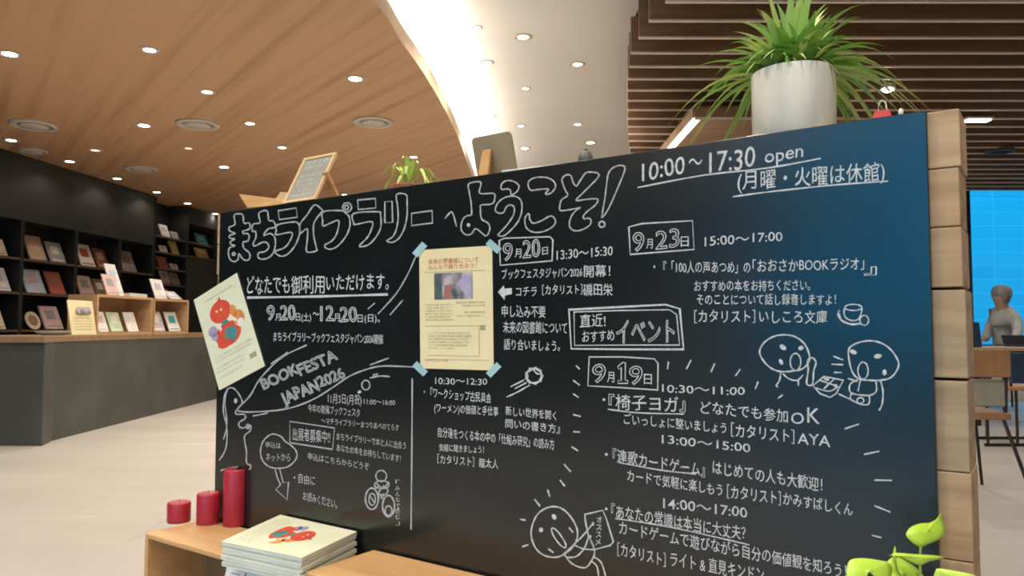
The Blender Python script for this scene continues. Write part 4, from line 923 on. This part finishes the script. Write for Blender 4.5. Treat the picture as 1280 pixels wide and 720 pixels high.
# ---- open wooden boxes on the counter
bA = atZ(121, 414.0, CT) if False else None
S0 = atY(120, 413, 8.25); S1 = atY(235, 412, 10.1)
bd = Vector((S1.x - S0.x, S1.y - S0.y, 0)); BL2 = bd.length; bd.normalize(); BRZ2 = math.atan2(bd.y, bd.x); bnn = Vector((bd.y, -bd.x, 0))
def bxp(px):     # distance along the box line for a pixel column
    p = atV(px, 405, S0, bnn); return (Vector((p.x - S0.x, p.y - S0.y, 0))).dot(bd)
HBX = atV(125, 368, S0, bnn).z - CT
def bpt(x, off, z): return Vector((S0.x, S0.y, 0)) + bd * x + bnn * off + Vector((0, 0, z))
def cubby(px0, px1, label):
    x0, x1 = bxp(px0), bxp(px1) - .01; W = x1 - x0; D = .34; th = .025
    t = thing('display_box', label, 'display box', tuple(bpt(x0, 0, CT)), BRZ2)
    MB().box((0, 0, HBX - th), (W, D, HBX)).build('top_panel', M['pale_wood'], t); MB().box((0, 0, 0), (W, D, th)).build('bottom_panel', M['pale_wood'], t)
    MB().box((0, 0, th), (th, D, HBX - th)).build('side_panel', M['pale_wood'], t); MB().box((W - th, 0, th), (W, D, HBX - th)).build('side_panel', M['pale_wood'], t)
    MB().box((th, D - .012, th), (W - th, D, HBX - th)).build('back_panel', M['pale_wood'], t)
    return th
cubby(121, 191, 'open pale wooden box on the counter, right of the yellow notice stand'); cubby(192, 236, 'open pale wooden box on the counter nearest the chalkboard')
def bbook(px0, px1, hpx, zz, col, label, off, lean=20, accent=None, grp='leaflets in and on the wooden boxes'):
    x0, x1 = bxp(px0), bxp(px1); p = bpt((x0 + x1) / 2, off, zz); H = hpx / F * p.y / math.cos(math.radians(lean))
    return place_book(p, x1 - x0, H, col, label, lean, accent, grp, .012, 'booklet', BRZ2)
zi, zo = CT + .025, CT + HBX
bbook(130, 142, 25, zi, 'white', 'white leaflet with pink foot in the left wooden box', -.05, accent='pink'); bbook(146, 161, 24, zi, 'green', 'white and pale green leaflet in the left wooden box', -.06); bbook(167, 180, 24, zi, 'white', 'plain white leaflet in the left wooden box', -.06, accent='white')
bbook(198, 213, 25, zi, 'lilac', 'pale printed leaflet in the right wooden box', -.06); bbook(218, 232, 24, zi, 'white', 'white leaflet with teal foot in the right wooden box', -.06, accent='teal')
bbook(138, 153, 26, zo, 'pink', 'pale pink leaflet standing on the left wooden box', -.04); bbook(151, 164, 40, zo, 'white', 'tall white leaflet standing on the left wooden box', -.09, accent='blue')
bbook(199, 213, 24, zo, 'white', 'white card standing on the right wooden box', -.05)
bbook(217, 232, 10, zo, 'lilac', 'low pale leaflet lying back on the right wooden box', -.05, 50)
x0, x1 = bxp(167), bxp(188)
t = thing('paper_stack', 'flat white stack of paper on the left wooden box', 'paper', tuple(bpt(x0, -.05, zo)), BRZ2); MB().box((0, 0, 0), (x1 - x0, .2, .04)).build('sheets', M['page_block'], t); MB().box((0, 0, .04), (x1 - x0, .2, .043)).build('top_sheet', M['paper_white'], t)
# yellow notice stand and white dish on the counter
n0, n1_ = bxp(88), bxp(119)
t = thing('notice_stand', 'pale yellow printed notice on a stand on the counter', 'notice', tuple(bpt(n0, .02, CT)), BRZ2)
NW = n1_ - n0; NH = 43 / F * 8.0
MB().slab([(0, 0, .002), (NW, 0, .002), (NW, .06, NH), (0, .06, NH)], .012).build('sheet', M['paper_yellow'], t)
MB().slab([(NW * .25, .012, NH * .62), (NW * .8, .012, NH * .62), (NW * .8, .026, NH * .8), (NW * .25, .026, NH * .8)], .002).build('photo_print', M['photo_print'], t)
m = MB()
for k in range(5): m.slab([(NW * .15, .0, NH * (.15 + .08 * k)), (NW * .85, .0, NH * (.15 + .08 * k)), (NW * .85, .001, NH * (.165 + .08 * k)), (NW * .15, .001, NH * (.165 + .08 * k))], .001)
for i in range(len(m.v)): x, y, z = m.v[i]; m.v[i] = (x, y + z / NH * .06 - .0025, z)
m.build('text_print', M['ink_grey'], t)
MB().slab([(NW * .4, .10, 0), (NW * .6, .10, 0), (NW * .6, .055, NH * .7), (NW * .4, .055, NH * .7)], -.008).build('stand_leg', M['pale_wood'], t)
p = bpt(bxp(61), .05, CT)
t = thing('dish', 'flat white dish on the counter left of the yellow notice', 'dish', tuple(p), 0)
MB().lathe([(.09, 0), (.11, .005), (.16, .035), (.165, .04), (.15, .036), (.09, .012)], 32).build('bowl', M['paper_white'], t, smooth=True)
MB().lathe([(.085, .0122), (.085, .0132)], 24).build('glaze_ring', M['clear_sheet'], t)
# ================================================================== CEILING FITTINGS
def spot(p, power, size=2.5, blend=.6):
    l = bpy.data.lights.new('spot', 'SPOT'); l.energy = power; l.color = WARM; l.spot_size = size; l.spot_blend = blend; l.shadow_soft_size = .05
    o = bpy.data.objects.new('spot_light', l); C.objects.link(o); o.location = p
    return o
def downlight(px, py, z, r, m, label, grp, power=0, lens=None):
    p = atZ(px, py, z)
    t = thing('downlight', label, 'downlight', (p.x, p.y, z), 0, grp)
    MB().lathe([(r, 0), (r * 1.22, 0), (r * 1.25, -.004), (r * 1.02, -.008), (r, -.006)], 28).build('trim_ring', M['lamp_trim'], t)
    MB().lathe([(r * .99, -.001), (r * .96, -.005), (r * .5, -.007), (.001, -.0075)], 24).build('lens', M[m], t)
    if power:
        o = spot((0, 0, -.03), power); o.parent = t
GW = 'downlights in the wooden ceiling'; GC = 'downlights in the white ceiling'
for px, py, lab in ((12, 67, 'brightest spotlight at the photo\'s left border in the wooden ceiling'), (444, 98, 'bright glowing spotlight nearest the curved ceiling edge'), (180, 156.5, 'bright glowing spotlight left of the round vent in mid ceiling'), (280, 208.5, 'bright glowing spotlight closest to the board among the glaring ones')):
    downlight(px, py, ZS, .072, 'lamp_hot', lab, GW, P_SPOT * 1.3)
for px, py, lab in ((187, 62, 'small white downlight nearest the photo\'s top edge'), (259, 114.5, 'small white downlight above the middle round vent'), (312.5, 154, 'small white downlight right of the middle round vent'), (352.5, 184, 'small white downlight above the slate sign'), (413, 227, 'small downlight seen just right of the slate sign'), (431, 243, 'small downlight touching the board\'s top edge left of the small plant'),
                    (517, 196, 'downlight shining between the small spider plant\'s leaves')):
    downlight(px, py, ZS, .06, 'lamp', lab, GW, P_SPOT)
for k, (px, py) in enumerate(((14, 175), (87, 201.5), (146.5, 223), (196, 240), (234.5, 254), (269, 267))):
    lab = ['first', 'second', 'third', 'fourth', 'fifth', 'last'][k] + ' downlight from the left in the row along the dark wall'
    downlight(px, py, ZS, .07, 'lamp', lab, GW, P_SPOT * .12)
downlight(119, 187.5, ZS, .07, 'lamp_dim', 'dim unlit downlight near the leftmost round vents', GW); downlight(235.5, 185, ZS, .055, 'lamp_dim', 'dim pinkish downlight below the middle round vent', GW)
for px, py, r, lab in ((596, 34, .04, 'small light at the top of the bright cove'), (654, 46, .065, 'largest light in the white ceiling, near the photo\'s top'), (609, 78, .055, 'white-ceiling light beside the cove, below the topmost one'), (722, 80, .06, 'large light in the white ceiling left of the louvre'),
                       (657, 110, .045, 'small light in the middle of the white ceiling'), (613, 145, .06, 'light within the cove glow above the easel sign'), (651, 157, .05, 'small light right of the easel sign\'s top corner'), (722, 155, .055, 'small light low in the white ceiling, above the lowest right one'), (738, 178, .075, 'lowest right light in the white ceiling'), (656, 185, .07, 'light right beside the easel sign\'s edge')):
    downlight(px, py, ZC, r, 'lamp', lab, GC, P_SPOT * 1.0)
# unseen lamps added behind and above the viewer, the stronger ones to brighten the board
for x, y in ((-4.6, 4.4), (-3.0, 3.0), (-4.8, 1.2), (-2.6, .6), (-4.5, -1.0), (-1.0, 1.2), (.6, .3), (-.6, 2.6), (.3, 2.4), (1.3, -1.2), (-1.6, -.9)):
    spot((x, y, ZS - .05 if x < -2.2 else ZC - .05), P_SPOT * (2.0 if y < 1 else 1.2))
for x, y in ((2.6, 3.0), (4.2, 5.2), (2.5, 6.6), (5.5, 7.6), (7.5, 5.0), (6.8, 9.3), (3.6, 8.8)):
    spot((x, y + .1, ZL - .04), P_SPOT * .8)
VN = ['large round ceiling vent at the left border', 'round ceiling vent in the middle of the wooden ceiling', 'round ceiling vent nearest the curved ceiling edge', 'round ceiling vent close above the dark wall', 'round ceiling vent half fading behind the leftmost one']
for (px, py, w_), lab in zip(((42, 156, 65), (247, 155, 57), (467, 152, 52), (176.5, 211, 44), (42, 188.5, 38)), VN):
    p = atZ(px, py, ZS); r = w_ / 2 / math.hypot(F, px - 640) * p.y
    t = thing('air_vent', lab, 'vent', (p.x, p.y, ZS), 0, 'round vents in the wooden ceiling')
    MB().lathe([(r, 0), (r, -.012), (r * .93, -.022), (r * .74, -.02), (r * .74, -.004)], 36).build('outer_ring', M['vent'], t, smooth=True)
    MB().lathe([(r * .74, -.003), (r * .70, -.006), (.002, -.006)], 32).build('slot', M['vent_slot'], t)
    MB().lathe([(r * .62, -.012), (r * .6, -.026), (r * .3, -.03), (.002, -.031)], 32).build('diffuser_disc', M['vent'], t, smooth=True)
# spotlight and vent under the louvre, linear light
p = atZ(1110, 110, ZL - .03)
t = thing('spotlight', 'glaring spotlight hanging under the louvre right of the planter', 'spotlight', (p.x, p.y, ZL - .03))
MB().lathe([(.05, .028), (.05, .03), (.052, -.004), (.045, -.008), (.04, -.006)], 24).build('housing', M['slat_edge_lit'], t); MB().lathe([(.0445, -.009), (.04, -.02), (.02, -.03), (.001, -.034)], 20).build('lens', M['lamp_hot'], t)
o = spot((0, 0, -.06), P_SPOT); o.parent = t
p = atZ(1250, 190, ZL - .02)
t = thing('air_vent', 'round dark ceiling vent under the louvre near the window', 'vent', (p.x, p.y, ZL - .02)); MB().lathe([(.14, .019), (.145, 0), (.13, -.006), (.10, -.004)], 28).build('frame', M['grey_plastic'], t)
for k in range(3): MB().box((-.1, -.06 + .05 * k, -.012), (.1, -.04 + .05 * k, -.004)).build('blade', M['black_metal'], t)
p = atZ(1222, 150, ZL - .02)
t = thing('spotlight', 'small lit lamp just right of the timber end under the louvre', 'spotlight', (p.x, p.y, ZL - .02)); MB().box((-.12, -.05, 0), (.12, .05, .019)).build('housing', M['slat_edge_lit'], t); MB().box((-.1, -.035, -.012), (.1, .035, 0)).build('lens', M['lamp'], t)
pa = atZ(871, 150.5, 2.6); pb = atZ(842, 182, 2.6)
XL = pa.x; YL0 = pa.y; YL1 = pb.y + .5; X2 = atZ(1072, 147, 2.6).x
t = thing('pendant_light', 'rectangular hanging wooden light frame with a glowing LED side behind the planter', 'pendant light', (XL, YL0, 2.6))
Wd = X2 - XL; Dp = YL1 - YL0
MB().box((-.02, 0, 0), (.02, Dp, .02)).build('led_strip', M['bar'], t)
MB().box((-.02, -.02, .0), (Wd, 0, .10)).box((-.02, -.0215, 0), (Wd, -.02, .02), 1).build('front_beam', [M['slat'], M['slat_edge_lit']], t)  # pale strip paints the beam's lit lower edge
MB().box((Wd - .04, 0, 0), (Wd, Dp, .10)).build('side_beam', M['slat'], t); MB().box((-.03, 0, .0205), (.03, Dp, .10)).build('side_beam', M['slat'], t); MB().box((-.02, Dp, 0), (Wd, Dp + .04, .10)).build('rear_beam', M['slat'], t)
MB().box((.03, 0, .08), (Wd - .04, Dp, .1)).build('cover_panel', M['slat'], t)
for x in (.1, Wd - .1):
    for y in (.1, Dp - .1): MB().tube([(x, y, .1), (x, y, ZL - 2.6 + .262)], .003, 6).build('hanger', M['black_metal'], t)
# ================================================================== FURNITURE AND PERSON on the right
# near chair, seen from behind
bl_ = atY(1193, 435, 4.5); br_ = atY(1259, 435, 4.5)
cx = (bl_.x + br_.x) / 2; cw = br_.x - bl_.x
t = thing('dining_chair', 'wooden-backed chair with dark splayed metal legs right of the chalkboard', 'chair', (cx, 4.5, 0), math.radians(-8))
zb = lambda y: CAMH + (410 - y) / F * 4.5
MB().box((-cw / 2, -.012, zb(471)), (cw / 2, .012, zb(437))).build('backrest', M['chair_wood'], t, bevel=.006)
MB().box((-cw / 2 + .01, .016, zb(508)), (cw / 2 - .02, .05, zb(474))).build('back_cushion', M['chair_grey'], t, bevel=.01)
MB().box((-cw / 2, .0, zb(524)), (cw / 2, .44, zb(515))).build('seat', M['chair_wood'], t, bevel=.008)
for s in (-1, 1):
    MB().tube([(s * (cw / 2 - .005), .012, zb(437)), (s * (cw / 2 - .015), .022, zb(480)), (s * (cw / 2 - .02), .03, zb(522))], .011, 8).build('back_upright', M['black_metal'], t)
    MB().tube([(s * (cw / 2 - .03), .03, zb(524)), (s * (cw / 2 + .085), -.05, .008)], .011, 8).build('leg', M['black_metal'], t)
    MB().tube([(s * (cw / 2 - .03), .40, zb(524)), (s * (cw / 2 + .03), .47, .008)], .010, 8).build('leg', M['black_metal'], t)
# second chair with navy back and sled base
p = atZ(1284, 558, 0)
t = thing('lounge_chair', 'low orange-seated chair with dark navy back and sled base at the right border', 'chair', (p.x, p.y, 0))
MB().box((-.36, -.02, .47), (.4, .44, .505)).build('seat', M['seat_wood'], t, bevel=.01)
MB().box((-.13, -.02, .53), (.4, .02, .79)).build('backrest', M['chair_navy'], t, bevel=.01)
for x in (-.12, .38): MB().tube([(x, 0, .5), (x, .01, .6)], .012, 8).build('back_upright', M['black_metal'], t)
for x in (-.33, -.08, .36):
    MB().tube([(x, 0, .47), (x, 0, .02)], .012, 8).build('leg', M['black_metal'], t)
    MB().tube([(x, .42, .47), (x, .42, .02)], .012, 8).build('leg', M['black_metal'], t)
for y in (0, .42): MB().tube([(-.36, y, .014), (.4, y, .014)], .013, 8).build('sled_rail', M['black_metal'], t)
# desk in front of the seated person
TZ = .80; p = atZ(1216, 432, TZ); 
p = atY(1216, 434.5, 7.9)
t = thing('desk', 'pale wooden desk by the window with a seated person behind it', 'desk', (p.x, p.y, 0))
MB().box((0, 0, TZ - .035), (1.8, .7, TZ)).build('tabletop', M['table_wood'], t, bevel=.004)
for x in (.06, 1.74):
    for y in (.06, .64): MB().box((x - .025, y - .025, 0), (x + .025, y + .025, TZ - .035)).build('leg', M['black_metal'], t)
dk = p
t = thing('laptop', 'dark laptop open on the desk at the photo\'s right border', 'laptop', (atY(1288, 420, 8.2).x, 8.2, TZ))
MB().box((-.15, 0, 0), (.15, .2, .015)).build('keyboard_base', M['screen_black'], t); MB().slab([(-.15, .2, .015), (.15, .2, .015), (.15, .25, .12), (-.15, .25, .12)], .01).build('screen', M['screen_black'], t)
t = thing('bag', 'dark blue bag standing on the left corner of the desk', 'bag', (p.x + .06, p.y + .10, TZ))
MB().slab([(-.05, 0, 0), (.07, 0, 0), (.05, .01, .26), (-.04, .01, .26)], -.06).build('bag_body', M['chair_navy'], t, bevel=.015); MB().tube([(-.03, .03, .25), (0, .03, .31), (.03, .03, .25)], .008, 6).build('handle', M['chair_navy'], t)
# person: one skinned body
PY = 9.5; ph_ = atY(1244, 371, PY)
pe = thing('person', 'seated person in a pale grey top bending over the desk by the window', 'person', (ph_.x, PY, 0))
def skin_body(name, verts, edges, radii, m, parent, sub=2):
    me = bpy.data.meshes.new(name); me.from_pydata(verts, edges, []); me.materials.append(m)
    o = bpy.data.objects.new(name, me); C.objects.link(o); o.parent = parent
    sk = o.modifiers.new('skin', 'SKIN'); sk.use_smooth_shade = True
    for i, r in enumerate(radii):
        d = me.skin_vertices[0].data[i]; d.radius = r if isinstance(r, tuple) else (r, r)
    me.skin_vertices[0].data[0].use_root = True
    s_ = o.modifiers.new('sub', 'SUBSURF'); s_.levels = sub; s_.render_levels = sub
    return o
hz_ = ph_.z      # head centre height
sz = hz_ - .78   # seat height
V = [(.18, .10, sz + .10), (.16, .07, sz + .28), (.12, .02, sz + .46), (.08, -.03, sz + .58), (.04, -.06, sz + .66), (0, -.09, sz + .76), (-.01, -.10, sz + .83),
     (.10, -.22, sz + .52), (.02, -.38, sz + .36), (-.10, -.50, sz + .27), (-.15, -.54, sz + .26),
     (.10, .20, sz + .50), (-.04, .12, sz + .32), (-.20, -.10, sz + .26), (-.25, -.14, sz + .26),
     (.14, 0, sz + .06), (-.22, -.12, sz + .05), (-.26, -.14, .12), (-.36, -.16, .05), (.14, .2, sz + .06), (-.22, .16, sz + .05), (-.25, .14, .12), (-.35, .13, .05)]
E_ = [(0, 1), (1, 2), (2, 3), (3, 4), (4, 5), (5, 6), (3, 7), (7, 8), (8, 9), (9, 10), (3, 11), (11, 12), (12, 13), (13, 14), (0, 15), (15, 16), (16, 17), (17, 18), (0, 19), (19, 20), (20, 21), (21, 22)]
Rr = [(.15, .15), (.14, .15), (.14, .17), (.11, .15), (.055, .055), (.085, .095), (.075, .08), .06, .048, .035, .028, .06, .048, .035, .028, .09, .07, .05, .04, .09, .07, .05, .04]
skin_body('body', V, E_, Rr, M['skin'], pe)
# pale top over trunk and arms
skin_body('shirt', V[:5] + V[7:10] + V[11:14], [(0, 1), (1, 2), (2, 3), (3, 4), (3, 5), (5, 6), (6, 7), (3, 8), (8, 9), (9, 10)], [(.165, .165), (.155, .165), (.155, .185), (.125, .165), (.065, .065), .074, .06, .046, .074, .06, .046], M['shirt'], pe)
skin_body('trousers', [V[0]] + V[15:18] + V[19:22], [(0, 1), (1, 2), (2, 3), (0, 4), (4, 5), (5, 6)], [(.16, .15), .105, .085, .062, .105, .085, .062], M['trousers'], pe)
m = MB(); m.lathe([(.03, -.115), (.075, -.10), (.105, -.03), (.115, .03), (.10, .085), (.06, .115), (.002, .125)], 20, (.03, -.08, sz + .80)); hr = m.build('hair', M['hair'], pe, smooth=True)
# face on the desk side
fm = MB(); fm.lathe([(.004, -.012), (.011, 0), (.004, .02)], 10, (-.088, -.10, sz + .765)); fm.build('nose', M['skin'], pe, smooth=True)
for dy in (-.035, .035): MB().lathe([(.002, -.007), (.008, -.003), (.008, .003), (.002, .007)], 10, (-.072, -.10 + dy, sz + .785)).build('eye', M['ink_dark'], pe, smooth=True)
MB().box((-.078, -.122, sz + .722), (-.060, -.078, sz + .729)).build('mouth', M['ink_red'], pe)
for dy in (-.09, .085): MB().lathe([(.004, -.03), (.014, -.015), (.016, .01), (.006, .03)], 10, (.01, -.09 + dy, sz + .775)).build('ear', M['skin'], pe, smooth=True)
t = thing('stool', 'dark chair under the seated person by the window', 'chair', (ph_.x + .18, PY + .1, 0))
MB().box((-.2, -.22, sz - .09), (.2, .22, sz - .05)).build('seat', M['chair_navy'], t, bevel=.01)
for x in (-.17, .17):
    for y in (-.19, .19): MB().tube([(x, y, sz - .09), (x * 1.1, y * 1.1, .0)], .013, 8).build('leg', M['black_metal'], t)
C.objects.unlink(_fo); bpy.data.objects.remove(_fo); bpy.data.curves.remove(_fc)
